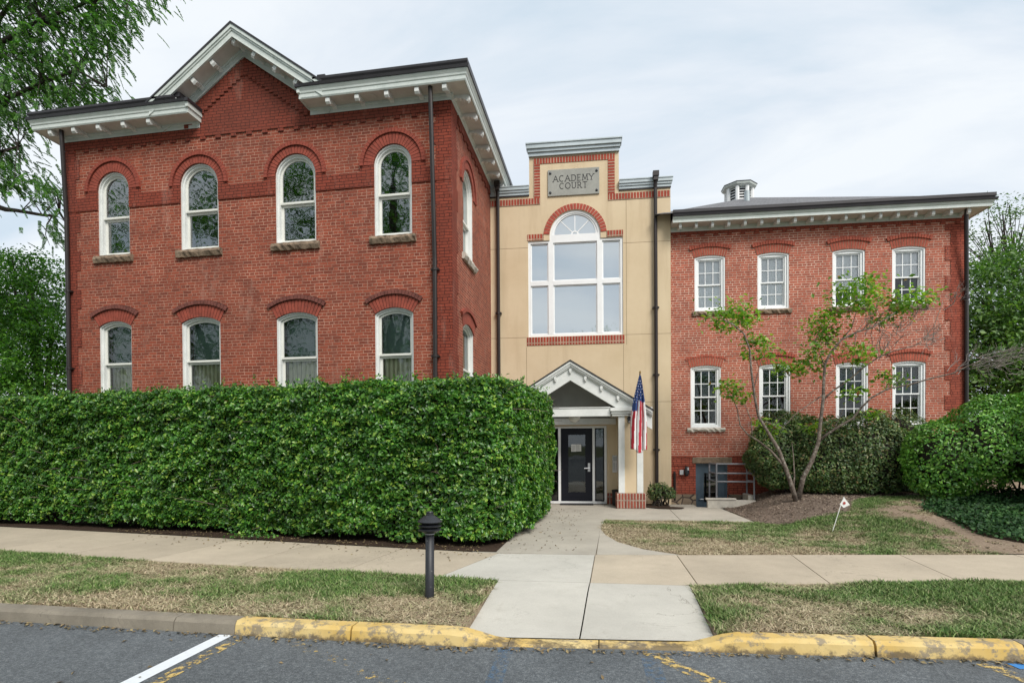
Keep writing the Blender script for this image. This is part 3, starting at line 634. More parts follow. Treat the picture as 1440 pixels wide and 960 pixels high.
# painted bands, dentils, quoins
z0,z1=6.755,7.05
edges=[]
for cx,w_,_ in UP: edges+= [cx-w_/2-0.003,cx+w_/2+0.003]
edges=[-4.424]+edges+[4.424]
for i in range(0,len(edges),2): MB().box(edges[i],edges[i+1],-0.022,0.001,z0,z1).build('belt_course','paint_brick',BL,FA)
for cx,w_,_ in UP:                                      # arch surrounds stand on the band
    r0=w_/2+0.003; zc=7.56-w_/2
    for sgn in (-1,1):
        a,b_=sorted((cx+sgn*r0,cx+sgn*0.685)); MB().box(a,b_,-0.021,0.001,z1,zc).build('belt_course','paint_brick',BL,FA)
for cx,w_,_ in UP:
    zc=7.56-w_/2; pb=MB(); pb.arcband(cx,zc,w_/2+0.003,0.685,0,math.pi,-0.010,0.001,1,0,28); pb.cur=1
    pb.arcband(cx,zc,w_/2+0.004,0.605,0.02,math.pi-0.02,-0.022,0,24,0.018,2); pb.arcband(cx,zc,0.616,0.69,0.0,math.pi,-0.055,0,30,0.010,2)
    pb.build('window_arch',['mortar_dark','voussoir'],BL,FA)
for cx,w_,_ in UP:
    pb=MB(); a=(w_+0.02)/2; Rr=(a*a+.12**2)/.24; zc=4.31-Rr
    al=math.asin((a+0.06)/(Rr+0.13)); pb.arcband(cx,zc,Rr+0.002,Rr+0.36,math.pi/2-al,math.pi/2+al,-0.004,0.001,1,0,14)
    pb.cur=1; pb.arcband(cx,zc,Rr+0.003,Rr+0.255,math.pi/2-al,math.pi/2+al,-0.014,0,15,0.011,1)
    pb.cur=2; al2=al+0.035; pb.arcband(cx,zc,Rr+0.264,Rr+0.345,math.pi/2-al2,math.pi/2+al2,-0.052,0,17,0.008,1)
    pb.build('window_arch',['mortar_dark','voussoir','voussoir_dark'],BL,FA)
# red painted gable field with corbelled dentils
zb=8.115
pb=MB(); pb.prism([(-4.42,zb),(4.42,zb),(4.42,8.40),(1.72,8.40),(0,9.70),(-1.72,8.40),(-4.42,8.40)],-0.022,0.001)
x=-4.3
while x<4.3: pb.box(x,x+0.12,-0.021,0.001,zb-0.068,zb); x+=0.36
n=15; px=[];
steps=[]
for i in range(n):                                      # stepped raking corbel
    xx=1.42*i/n; zz=9.33-0.72*xx
    steps.append((xx,zz))
for sgn in (-1,1):
    for i,(xx,zz) in enumerate(steps):
        x1=xx+1.42/n; ztop=9.70-0.755*(xx)-0.0
        a,b_=sorted((sgn*xx,sgn*x1)); pb.box(a,b_-0.0005,-0.046,-0.0225,zz-0.07,max(zz,9.66-0.755*x1))
        a,b_=sorted((sgn*(xx+0.035),sgn*(xx+0.05))); 
pb.build('gable_field','paint_brick',BL,FA)
def quoins(mb,xa,sgn,z0,z1,wmin,wmax,proud,hh=0.42):
    z=z0; k=0
    while z<z1:
        w_=wmax if k%2 else wmin; a,b_=sorted((xa,xa+sgn*w_)); mb.box(a,b_,-proud,0.001,z,min(z+hh,z1)-0.001); z+=hh; k+=1
for a_ in ((4.424,-1,0,6.753,0.30,0.40,0.012),(4.424,-1,7.052,8.11,0.30,0.40,0.012),(-4.424,1,0,6.753,0.26,0.36,0.012),(-4.424,1,7.052,8.11,0.26,0.36,0.012)):
    q=MB(); quoins(q,*a_); q.build('quoin_strip','paint_brick',BL,FA)
q=MB(); quoins(q,-0.012,1,0,8.42,0.36,0.46,0.012); q.build('quoin_strip','paint_brick',BL,FS); q=MB(); q.box(0.5,14,-0.024,0.001,8.115,8.42)
x=0.6
while x<13: q.box(x,x+0.12,-0.023,0.001,8.047,8.115); x+=0.36
q.build('dentil_course','paint_brick',BL,FS)
q=MB(); q.arcband(1.35,7.10,0.463,0.62,0.02,math.pi-0.02,-0.02,0,22,0.01,2); q.arcband(1.35,7.10,0.628,0.71,0,math.pi,-0.045,0,26,0.008,2); q.build('window_arch','voussoir',BL,FS); q=MB()
a=.49; Rr=(a*a+.13**2)/.26; zc=4.18-Rr; al=math.asin((a+.06)/(Rr+.13)); q.arcband(1.32,zc,Rr+.003,Rr+.25,math.pi/2-al,math.pi/2+al,-.014,0,15,.009); q.arcband(1.32,zc,Rr+.26,Rr+.345,math.pi/2-al-.03,math.pi/2+al+.03,-.048,0,17,.006)
q.build('window_arch','voussoir',BL,FS)
for i,(cx,w_,bl) in enumerate(UP):
    W=old_window(FA,cx,w_,5.74,7.56-w_/2,w_/2,6.60,bl); rough_sill(FA,cx,w_+0.17,5.738,0.15,W,seed=i)
    old_window(FA,cx,w_+0.02,2.35,4.19,0.12,3.385,'curtain')
W=old_window(FS,1.35,0.92,5.62,7.10,0.44,6.45,'low'); rough_sill(FS,1.35,1.12,5.618,0.13,W,'lime',seed=9)
W=old_window(FS,1.32,0.98,2.3,4.05,0.13,3.2,'curtain')
# ---- cornice of the gabled part
def bracket(mb,x,y,z,w_=0.085,L_=0.32,sy=1):
    """scroll bracket under a soffit: profile in y,z"""
    P=[(0,0),(-L_,0),(-L_-0.015,-0.045),(-L_-0.010,-0.100),(-L_+0.025,-0.135),(-L_+0.065,-0.115),(-L_+0.075,-0.078),(-L_+0.11,-0.092),(-L_+0.14,-0.075),(-L_+0.15,-0.055),(-L_+0.19,-0.068),(-0.06,-0.042),(-0.03,-0.06),(0,-0.07)]
    n=len(P); V=[(x-w_/2,y+a*sy,z+c) for a,c in P]+[(x+w_/2,y+a*sy,z+c) for a,c in P]
    tri=geometry.tessellate_polygon([[Vector((a,c,0)) for a,c in P]])
    mb.add(V,[t for t in tri]+[tuple(n+i for i in reversed(t)) for t in tri]+[(i,(i+1)%n,n+(i+1)%n,n+i) for i in range(n)])
OH=0.42
def sweep(mb,path,prof):
    """mitred cornice: path of (x,y) corners with outward on the right, profile of (out,z)"""
    n=len(path); K=len(prof); rows=[]
    for i,(x,y) in enumerate(path):
        d0=Vector(path[i])-Vector(path[i-1]) if i>0 else Vector(path[1])-Vector(path[0])
        d1=Vector(path[i+1])-Vector(path[i]) if i<n-1 else d0
        d0.normalize(); d1.normalize(); n0=Vector((d0.y,-d0.x)); n1=Vector((d1.y,-d1.x)); b_=(n0+n1); b_=b_/b_.dot(n0) if b_.length>1e-6 else n0
        rows.append([(x+b_.x*o_,y+b_.y*o_,z) for o_,z in prof])
    mb.add([p for r_ in rows for p in r_],[(i*K+k,(i+1)*K+k,(i+1)*K+(k+1)%K,i*K+(k+1)%K) for i in range(n-1) for k in range(K)]+[tuple(range(K)),tuple((n-1)*K+k for k in reversed(range(K)))])
ZS=8.42
crown=[(OH-0.06,ZS-0.002),(OH-0.035,ZS-0.02),(OH-0.02,ZS+0.005),(OH-0.02,ZS+0.07),(OH-0.005,ZS+0.085),(OH+0.0,ZS+0.12),(OH+0.03,ZS+0.165),(OH+0.03,ZS+0.18),(OH-0.06,ZS+0.18)]
soff=[(0.0,ZS),(OH-0.06,ZS),(OH-0.06,ZS+0.16),(0.0,ZS+0.16)]
frz=[(0.0,ZS-0.12),(0.022,ZS-0.12),(0.03,ZS-0.10),(0.03,ZS-0.045),(0.055,ZS-0.03),(0.055,ZS-0.001),(0,ZS-0.001)]
cap=[(OH-0.08,ZS+0.181),(OH+0.05,ZS+0.181),(OH+0.06,ZS+0.235),(OH-0.08,ZS+0.245)]
gut=[(OH-0.09,ZS+0.246),(OH+0.01,ZS+0.246),(OH+0.035,ZS+0.30),(OH+0.035,ZS+0.345),(OH-0.09,ZS+0.345)]
XL,XR=-1.06,1.47
pathR=[(XR,0.0),(4.425,0.0),(4.425,14.0)]; pathL=[(-4.425,14.0),(-4.425,0.0),(XL,0.0)]
# returns that close the eaves beside the gable
for X,sg,pth,gp in ((XL,1,pathL,[(-4.425,14.0),(-4.425,0.0),(-1.35,0.0)]),(XR,-1,pathR,[(1.75,0.0),(4.425,0.0),(4.425,14.0)])):
    c=MB(); s_=MB(); g=MB(); sweep(c,pth,crown); sweep(c,pth,frz); sweep(s_,pth,soff); sweep(g,pth,cap); sweep(g,gp,gut)
    x0,x1=sorted((X,X+sg*0.035)); c.box(x0,x1,-OH+0.02,-0.002,ZS-0.02,ZS+0.085); x0,x1=sorted((X,X+sg*0.06)); c.box(x0,x1,-OH-0.02,-0.003,ZS+0.0855,ZS+0.18)
    x0,x1=sorted((X-sg*0.02,X+sg*0.085)); g.box(x0,x1,-OH-0.052,-0.004,ZS+0.1815,ZS+0.24)
    c.build('cornice','trim',BL,FA); s_.build('soffit','soffit',BL,FA); g.build('gutter','gutter',BL,FA)
for x in (-4.42,-3.83,-3.22,-2.61,-2.0,2.02,2.63,3.24,3.85,4.40):
    k=MB(); bracket(k,x,-0.03,ZS-0.001); k.build('bracket','white',BL,FA)
for x in (0.10,0.72,1.34,1.96,2.58,3.2,3.82):
    k=MB(); bracket(k,x,-0.03,ZS-0.001); k.build('bracket','white',BL,FS)
k=MB(); k.lathe([(0.0,0),(0.075,0),(0.085,-0.012),(0.07,-0.02),(0.05,-0.014),(0.0,-0.014)],0,0,20); k.build('soffit_vent','soffit',BL,FA @ Matrix.Translation((2.90,-0.2,ZS-0.001)))
# gable rake
GA=10.05; gs=0.715; zf=lambda x:GA-gs*abs(x)
c=MB(); s_=MB(); g=MB()
for sg in (-1,1):
    X0,X1=(0,1.93) if sg==1 else (-1.93,0)
    c.rake(X0,X1,zf,-OH-0.035,-OH+0.04,-0.085,-0.012); c.rake(X0,X1,zf,-OH-0.012,-OH+0.04,-0.125,-0.0855); c.rake(X0,X1,zf,-OH+0.008,-OH+0.04,-0.235,-0.1255); c.rake(X0,X1,zf,-OH+0.0,-OH+0.041,-0.252,-0.2355)
    s_.rake(X0,X1,zf,-OH+0.041,-0.001,-0.222,-0.19)
    c.rake(X0*0.99,X1*0.99,zf,-0.045,0.002,-0.37,-0.2225); c.rake(X0*0.99,X1*0.99,zf,-0.075,-0.0455,-0.27,-0.2225); c.rake(X0*0.985,X1*0.985,zf,-0.06,0.002,-0.40,-0.3705)
    g.rake(X0*1.02,X1*1.02,zf,-OH-0.05,6.0,-0.0115,0.03)
c.build('gable_cornice','trim',BL,FA); s_.build('gable_soffit','soffit',BL,FA); g.build('gable_roof','gutter',BL,FA)
for xq in (-1.42,-0.98,-0.54,0.03,0.47,0.93,1.38):
    k=MB(); bracket(k,0,-0.05,0,0.085,0.30); k.build('bracket','white',BL,FA @ Matrix.Translation((xq,0,zf(xq)-0.2235)) @ Matrix.Rotation(math.atan(gs)*(1 if xq>0 else -1),4,'Y'))
# hipped roof of the gabled part
e_=4.425+OH; zr=ZS+0.33
zq=zr+2.1*0.67/5.17; xa_,xb_=-1.5,1.9
mb=MB(); mb.add([(-e_+.05,-OH+.05,zr),(xa_,-OH+.05,zr),(xa_,.30,zq),(0,4.8,zr+2.1),(xb_,.30,zq),(xb_,-OH+.05,zr),(e_-.05,-OH+.05,zr),(e_-.05,14+OH,zr),(-e_+.05,14+OH,zr),(0,9.6,zr+2.1)],[(0,1,2,3),(2,4,3),(4,5,6,3),(6,7,9,3),(7,8,9),(8,0,3,9)]); mb.build('roof','shingle',BL,FA)
for a_ in ((-1.38,-1.24,-OH+0.05,0.4,ZS+0.346,ZS+0.44),(1.78,1.95,-OH+0.1,0.5,ZS+0.346,ZS+0.47)): MB().box(*a_).build('roof_flashing','gutter',BL,FA)

# ---- tan entrance block
TW=[(-2.40,-0.2),(2.27,-0.2),(2.27,8.05),(0.985,8.05),(0.985,9.03),(-1.32,9.03),(-1.32,8.05),(-2.40,8.05)]
wc=-0.14
def bigwin(ins=0.0):
    P=[(-1.36+ins,4.36+ins),(1.08-ins,4.36+ins),(1.08-ins,6.86-ins),(0.515-ins,6.86-ins)]
    r=0.655-ins
    P+=[(wc+r*math.cos(math.pi*i/20),6.96+r*math.sin(math.pi*i/20)) for i in range(21)]
    return P+[(-0.795+ins,6.86-ins),(-1.36+ins,6.86-ins)]
door_hole=[(-1.04,-0.1),(0.655,-0.1),(0.655,2.03),(-1.04,2.03)]
mb=MB(); mb.wall(TW,[bigwin(),door_hole],0,0.25); mb.box(2.02,2.27,0.25,6,-0.2,8.05); wt=mb.build('wall','stucco',BL,FB); wt['label']='tan stucco wall of the entrance block'
mb=MB(); mb.box(-2.4,2.02,5.8,6,-0.2,8.0); mb.box(-2.4,2.02,0.25,5.8,7.8,7.9); mb.build('roof','gutter',BL,FB)
# brick trim
for a,b_,z0,z1 in ((-1.205,0.88,8.845,9.0),(-2.38,-1.036,7.80,7.965),(0.71,2.262,7.80,7.965),(-1.375,-0.952,6.872,7.03),(0.672,1.085,6.872,7.03),(-1.40,1.11,4.14,4.352)): MB().box(a,b_,-0.014,0.001,z0,z1).build('brick_trim','soldier',BL,FB)
for a,b_ in ((-1.205,-1.036),(0.71,0.88)): MB().box(a,b_,-0.014,0.001,7.966,8.844).build('brick_trim','stretch',BL,FB)
mb=MB(); mb.arcband(wc,6.96,0.66,0.815,0.09,math.pi-0.09,-0.009,0.001,1,0,30); mb.build('arch_backing','mortar_pale',BL,FB)
mb=MB(); mb.arcband(wc,6.96,0.662,0.813,0.07,math.pi-0.07,-0.016,0,27,0.022,1); mb.build('window_arch','voussoir_tan',BL,FB)
for x,z0,z1 in ((1.16,4.10,7.79),(1.08,2.62,4.10),(-1.42,2.2,4.10)): MB().box(x,x+0.010,-0.002,0.002,z0,z1).build('wall_joint','groove',BL,FB)
for z,a,b_ in ((6.69,-2.4,-1.37),(6.69,1.09,2.27),(4.35,-2.4,-1.41),(4.35,1.12,2.27),(2.62,-2.4,2.27)): MB().box(a,b_,-0.0022,0.002,z,z+0.009).build('wall_joint','groove',BL,FB)
# metal cornices with stepped moulding
def metalcap(mb,a,b_,z0,z1,out,enda=True,endb=True):
    h=z1-z0; mb.box(a,b_,-out*0.35,0.02,z0,z0+h*0.30); mb.box(a-out*.15*enda,b_+out*.15*endb,-out*0.6,0.021,z0+h*0.302,z0+h*0.55); mb.box(a-out*.3*enda,b_+out*.3*endb,-out*0.85,0.022,z0+h*0.552,z0+h*0.90); mb.box(a-out*.4*enda,b_+out*.4*endb,-out,0.26,z0+h*0.902,z1)
for a_ in ((-1.33,0.995,9.032,9.33,0.17),(-2.40,-1.322,8.06,8.28,0.11,False,False),(0.987,2.28,8.06,8.28,0.11,False,True)):
    mb=MB(); metalcap(mb,*a_); mb.build('parapet_cornice','metal_cap',BL,FB)
for a,b_ in ((-2.40,-1.322),(0.987,2.28)): MB().box(a,b_,-0.03,0.0,8.03,8.059).build('drip_edge','gutter',BL,FB)
# big window
fr=MB(); fr.ring(bigwin(),bigwin(0.065),0.03,0.14)
fr.box(-0.835,-0.705,0.028,0.139,4.426,6.86); fr.box(0.425,0.555,0.028,0.139,4.426,6.86)
fr.box(-1.294,-0.836,0.0285,0.138,5.70,5.81); fr.box(-0.704,0.424,0.0285,0.138,5.70,5.81); fr.box(0.556,1.014,0.0285,0.138,5.70,5.81)
fr.box(-0.73,0.45,0.0275,0.137,6.80,7.0)
fr.box(-1.294,-0.836,0.032,0.138,6.795,6.86) ; fr.box(0.556,1.014,0.032,0.138,6.795,6.86)
fr.arcband(wc,6.98,0.535,0.589,0.0,math.pi,0.05,0.136,1,0,28)
BW=fr.build('window','vinyl',BL,FB); BW['label']='large white framed window with fanlight over the entrance'
mu=MB()
for ang in (45,90,135):
    a=R(ang); d=Vector((math.cos(a),math.sin(a))); pz=Vector((-d.y,d.x))*0.011
    q=[(wc+d.x*r_+pz.x*s1,7.0+d.y*r_+pz.y*s1) for r_,s1 in ((0.09,1),(0.09,-1),(0.54,-1),(0.54,1))]
    mu.prism(q,0.072,0.10)
mu.arcband(wc,7.0,0.07,0.10,0,math.pi,0.071,0.099,1,0,12)
for (a,b_,z0,z1) in ((-1.294,-.836,4.426,5.70),(-.704,.424,4.426,5.70),(.556,1.014,4.426,5.70),(-1.294,-.836,5.81,6.795),(-.704,.424,5.81,6.80),(.556,1.014,5.81,6.795)):
    mu.ring([(a,z0),(b_,z0),(b_,z1),(a,z1)],[(a+.03,z0+.03),(b_-.03,z0+.03),(b_-.03,z1-.03),(a+.03,z1-.03)],0.06,0.11)
mu.build('sash','vinyl',BW,FB)
g=MB()
for (a,b_,z0,z1) in ((-1.3,-.8,4.4,5.75),(-.72,.44,4.4,5.75),(.54,1.03,4.4,5.75),(-1.3,-.8,5.78,6.85),(-.72,.44,5.78,6.85),(.54,1.03,5.78,6.85)): g.add([(a,0.087,z0),(b_,0.087,z0),(b_,0.087,z1),(a,0.087,z1)],[(0,1,2,3)])
P=[(wc+0.57*math.cos(math.pi*i/20),6.99+0.57*math.sin(math.pi*i/20)) for i in range(21)]; g.add([(x,0.086,z) for x,z in P],[tuple(range(21))])
g.build('pane','glass_big',BW,FB)
g=MB(); g.add([(-1.34,0.34,4.4),(1.06,0.34,4.4),(1.06,0.34,7.6),(-1.34,0.34,7.6)],[(0,1,2,3)]); g.build('blind','blind',BW,FB)
# entrance door with sidelights
fr=MB(); D=[(-1.035,0.005),(0.65,0.005),(0.65,2.025),(-1.035,2.025)]
fr.ring(D,[(-0.975,0.065),(0.59,0.065),(0.59,1.97),(-0.975,1.97)],0.05,0.16)
fr.box(-0.60,-0.535,0.049,0.159,0.066,1.969); fr.box(0.285,0.345,0.049,0.159,0.066,1.969)
DR=fr.build('entrance_door','vinyl',BL,FB); DR['label']='dark glazed entrance door with white framed sidelights'
lf=MB(); lf.ring([(-0.53,0.03),(0.28,0.03),(0.28,1.965),(-0.53,1.965)],[(-0.34,0.30),(0.10,0.30),(0.10,1.80),(-0.34,1.80)],0.075,0.125); lf.ring([(0.35,0.07),(0.585,0.07),(0.585,1.965),(0.35,1.965)],[(0.375,0.10),(0.56,0.10),(0.56,1.94),(0.375,1.94)],0.08,0.12); lf.ring([(-0.97,0.07),(-0.605,0.07),(-0.605,1.965),(-0.97,1.965)],[(-0.94,0.10),(-0.63,0.10),(-0.63,1.94),(-0.94,1.94)],0.08,0.12)
lf.build('door_leaf','navy',DR,FB)
g=MB()
for a,b_,z0,z1 in ((-0.35,0.11,0.29,1.81),(0.37,0.565,0.09,1.95),(-0.95,-0.62,0.09,1.95)): g.add([(a,0.10,z0),(b_,0.10,z0),(b_,0.10,z1),(a,0.10,z1)],[(0,1,2,3)])
g.build('pane','glass_door',DR,FB)
k=MB(); k.box(0.165,0.225,0.045,0.075,0.84,1.06); k.tube([(0.195,0.06,0.93),(0.195,0.01,0.93),(0.07,0.005,0.925)],0.017); k.build('handle','alu',DR,FB)
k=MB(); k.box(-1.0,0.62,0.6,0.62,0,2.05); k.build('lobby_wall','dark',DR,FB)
k=MB(); k.box(0.66,0.94,-0.05,0.0,0.01,0.29); k.build('brick_base','basebrick',BL,FB)
# ---- right wing
FW=FB @ Matrix.Translation((0,0.1,0))
UPW=[3.25,4.78,6.55,7.92]; LOW=[3.145,4.815,6.63,7.93]; ww=0.75
holes=[arch(x,ww,4.90,6.26,0.05,8) for x in UPW]+[arch(x,ww,1.95,3.48,0.05,8) for x in LOW]+[[(2.89,-1.1),(3.68,-1.1),(3.68,1.045),(2.89,1.045)]]
mb=MB(); mb.wall([(2.271,-1.2),(9.15,-1.2),(9.15,7.05),(2.271,7.05)],holes,0,0.24); mb.box(8.91,9.15,0.24,9,-0.2,7.05); mb.box(2.03,8.91,8.76,9,-0.2,7.05); mb.box(2.03,2.27,0.26,8.76,-0.2,7.05)
o=mb.build('wall','brick_wing',BL,FW); o['label']='red brick wall of the right wing'
def wing_window(x,z0,zs,zm,kind,n,seed):
    fr=MB(); A=arch(x,ww,z0,zs,0.05,8); fr.ring(A,arch(x,ww,z0,zs,0.05,8,inset=0.035),0.012,0.15)
    a=ww/2-0.036
    fr.ring([(x-a,z0+.036),(x+a,z0+.036),(x+a,zs-.0),(x-a,zs-.0)],[(x-a+.05,z0+.085),(x+a-.05,z0+.085),(x+a-.05,zs-.05),(x-a+.05,zs-.05)],0.04,0.14)
    fr.prism([(x-a,zs+0.001),(x+a,zs+0.001)]+arch(x,ww,z0,zs,0.05,8,inset=0.036)[2:],0.045,0.13)
    W=fr.build('window','vinyl',BL,FW)
    s=MB(); b=a-.051
    for z_0,z_1,y in ((zm-.012,zs-.051,0.07),(z0+.086,zm+.022,0.098)):
        s.ring([(x-b,z_0),(x+b,z_0),(x+b,z_1),(x-b,z_1)],[(x-b+.03,z_0+.034),(x+b-.03,z_0+.034),(x+b-.03,z_1-.03),(x-b+.03,z_1-.03)],y,y+.027)
    s.build('sash','vinyl',W,FW)
    q=MB()
    for z_0,z_1,y in ((zm-.012,zs-.051,0.084),(z0+.086,zm+.022,0.110)):
        for k in (1,2): xx=x-b+2*b*k/3; q.box(xx-.009,xx+.009,y,y+.008,z_0+.03,z_1-.03)
        zz=(z_0+z_1)/2; q.box(x-b+.03,x+b-.03,y-.0005,y+.0075,zz-.009,zz+.009)
    q.build('muntin','vinyl',W,FW)
    g=MB()
    for z_0,z_1,y in ((zm,zs-.06,0.089),(z0+.1,zm,0.116)): g.add([(x-b+.02,y,z_0),(x+b-.02,y,z_0),(x+b-.02,y,z_1),(x-b+.02,y,z_1)],[(0,1,2,3)])
    g.build('pane','glass_wing',W,FW)
    if kind:
        lo={1:z0,2:zm-.12,3:zm+.02,4:z0+.45}[kind]
        q=MB(); q.add([(x-b,0.128,lo),(x+b,0.128,lo),(x+b,0.128,zs),(x-b,0.128,zs)],[(0,1,2,3)]); q.build('blind','blind',W,FW)
    else:
        q=MB(); louvre(q,x-b,x+b,zm-0.0,zs,0.2,0.04); q.build('blind','blind_dim',W,FW)
    return W
for i,x in enumerate(UPW):
    W=wing_window(x,4.90,6.26,5.575,(1,1,4,3)[i],0,i); rough_sill(FW,x,ww+.12,4.899,.11,W,'stone',.06,20+i)
for i,x in enumerate(LOW):
    W=wing_window(x,1.95,3.48,2.73,0,0,i); rough_sill(FW,x,ww+.18,1.949,.10,W,'lime',.07,30+i)
a=ww/2; Rr=(a*a+.05**2)/.10
for lst,za in ((UPW,6.31),(LOW,3.53)):
    for i,x in enumerate(lst):
        pb=MB(); zc=za-Rr; al=math.asin((a+.045)/(Rr+.1)); pb.arcband(x,zc,Rr+.002,Rr+(.28 if (za>6 or i in (1,3)) else .21),math.pi/2-al,math.pi/2+al,-.004,.001,1,0,12)
        pb.cur=1; pb.arcband(x,zc,Rr+.004,Rr+.205,math.pi/2-al,math.pi/2+al,-.014,0,14,.012/Rr*1.0)
        if za>6 or i==3 or i==1: pb.arcband(x,zc,Rr+.212,Rr+.295,math.pi/2-al-.03,math.pi/2+al+.03,-.045,0,16,.006)
        else: pb.arcband(x,zc,Rr+.212,Rr+.26,math.pi/2-al-.03,math.pi/2+al+.03,-.02,0,16,.006)
        pb.build('window_arch',['mortar_pale','voussoir_wing'],BL,FW)
pb=MB(); pb.box(2.275,9.145,-0.024,0.001,6.86,7.045)
x=2.35
while x<9: pb.box(x,x+0.11,-0.023,0.001,6.795,6.86); x+=0.33
pb.build('dentil_course','paint_wing',BL,FW); pb=MB()
quoins(pb,9.149,-1,1.25,6.79,0.30,0.42,0.012,0.36); pb.build('quoin_strip','paint_wing',BL,FW)
for xa,xb_ in ((2.275,2.885),(3.685,9.145)):
    pb=MB()
    for z0,z1 in ((.265,.665),(.70,.95),(.985,1.20)): pb.box(xa,xb_,-0.035,0.001,z0,z1)
    pb.box(xa,xb_,-0.02,0.001,.665,.70); pb.box(xa,xb_,-0.02,.001,.95,.985); pb.box(xa,xb_,-0.05,.001,1.2005,1.235)
    pb.build('painted_plinth','paint_wing',BL,FW)
for a_ in ((2.275,2.885,-0.075,.001,-1.1,.262),(3.685,9.145,-0.06,.001,-1.1,.262)): MB().box(*a_).build('stone_base','fieldstone',BL,FW)
pb=MB(); pb.box(2.80,3.77,-0.058,.05,1.05,1.20); pb.build('lintel','stone',BL,FW,bevel=.012)
fr=MB(); fr.ring([(2.895,-1.05),(3.675,-1.05),(3.675,1.04),(2.895,1.04)],[(2.94,-1.04),(3.63,-1.04),(3.63,1.0),(2.94,1.0)],.05,.16); BD=fr.build('basement_door','bluegrey',BL,FW); BD['label']='slate blue half glazed basement door behind the railing'
k=MB(); k.ring([(2.945,-1.03),(3.625,-1.03),(3.625,.995),(2.945,.995)],[(3.11,.05),(3.46,.05),(3.46,.80),(3.11,.80)],.08,.12); k.build('door_leaf','bluegrey',BD,FW)
k=MB(); k.add([(3.1,.10,.04),(3.47,.10,.04),(3.47,.10,.81),(3.1,.10,.81)],[(0,1,2,3)]); k.build('pane','glass_door',BD,FW)
k=MB(); k.tube([(3.0,.08,.13),(3.0,.03,.13),(3.09,.025,.13)],.013); k.build('handle','alu',BD,FW)
k=MB(); k.box(2.9,3.68,.5,.52,-1.1,1.1); k.build('door_backing','dark',BD,FW)
OW=.45
c=MB(); s_=MB(); g=MB(); pth=[(2.275,0),(9.06,0),(9.06,9)]; Z=7.03
sweep(s_,pth,[(0,Z),(OW-.06,Z),(OW-.06,Z+.1),(0,Z+.1)]); sweep(c,pth,[(OW-.058,Z-.012),(OW-.02,Z-.012),(OW-.02,Z+.06),(OW,Z+.075),(OW+.02,Z+.12),(OW-.058,Z+.12)])
sweep(c,pth,[(0,Z-.10),(.025,Z-.10),(.03,Z-.04),(.05,Z-.03),(.05,Z-.001),(0,Z-.001)])
sweep(g,pth,[(OW-.08,Z+.121),(OW+.05,Z+.121),(OW+.06,Z+.165),(OW-.08,Z+.165)]); sweep(g,pth,[(OW-.09,Z+.166),(OW+.0,Z+.166),(OW+.03,Z+.215),(OW+.03,Z+.285),(OW-.09,Z+.285)])
c.build('cornice','trim',BL,FW); s_.build('soffit','soffit',BL,FW); g.build('gutter','gutter',BL,FW)
for i in range(18):
    k=MB(); bracket(k,2.47+i*.387,-.03,Z-.001,.065,.31); k.build('bracket','white',BL,FW)
# hipped slate roof with louvred cupola
mb=MB(); e0,e1,f0,f1=1.85,9.15+OW-.05,-OW+.06,9+OW; zr=Z+.24
mb.add([(e0,f0,zr),(e1,f0,zr),(e1,f1,zr),(e0,f1,zr),(5.30,3.75,zr+2.02),(5.75,5.2,zr+2.02)],[(0,1,4),(1,2,5,4),(2,3,5),(3,0,4,5)]); mb.build('roof','shingle',BL,FW)
CX,CY=5.18,4.45; CK=Matrix.Translation((CX,CY,9.26)) @ Matrix.Scale(.64,4) @ Matrix.Translation((-CX,-CY,-8.95)); FC=FW @ CK
cu=MB(); C8=[(math.cos(R(22.5+45*i)),math.sin(R(22.5+45*i))) for i in range(8)]; 
zb_,zt=8.95,9.83
for i in range(8):
    x,y=C8[i]; cu.tube([(CX+x*.62,CY+y*.62,zb_),(CX+x*.62,CY+y*.62,zt)],.10,8)
CU=cu.build('cupola','vinyl',BL,FC); CU['label']='white octagonal louvred cupola on the slate roof'
lv=MB()
for i in range(8):
    p,q=C8[i],C8[(i+1)%8]
    for j in range(6):
        z=zb_+.10+j*.135; o1=.60; o2=.53
        lv.add([(CX+p[0]*o1,CY+p[1]*o1,z),(CX+q[0]*o1,CY+q[1]*o1,z),(CX+q[0]*o2,CY+q[1]*o2,z+.085),(CX+p[0]*o2,CY+p[1]*o2,z+.085)],[(0,1,2,3)])
lv.build('louvre','vinyl',CU,FC)
k=MB(); k.lathe([(.42,zb_),(.42,zt)],CX,CY,8); k.build('louvre_backing','dark',CU,FC)
k=MB(); k.lathe([(.70,zt),(.83,zt+.06),(.86,zt+.14)],CX,CY,8); k.build('cupola_eave','trim',CU,FC @ Matrix.Translation((CX,CY,0)) @ Matrix.Rotation(R(22.5),4,'Z') @ Matrix.Translation((-CX,-CY,0)))
k=MB(); k.lathe([(.87,zt+.141),(.88,zt+.175),(.2,zt+.42),(.02,zt+.45)],CX,CY,8); k.build('cupola_roof','gutter',CU,FC @ Matrix.Translation((CX,CY,0)) @ Matrix.Rotation(R(22.5),4,'Z') @ Matrix.Translation((-CX,-CY,0)))
k=MB(); k.lathe([(.075,8.0),(.075,8.93),(.055,8.93)],4.86,2.45,16); k.build('vent_pipe','metal_cap',BL,FW)
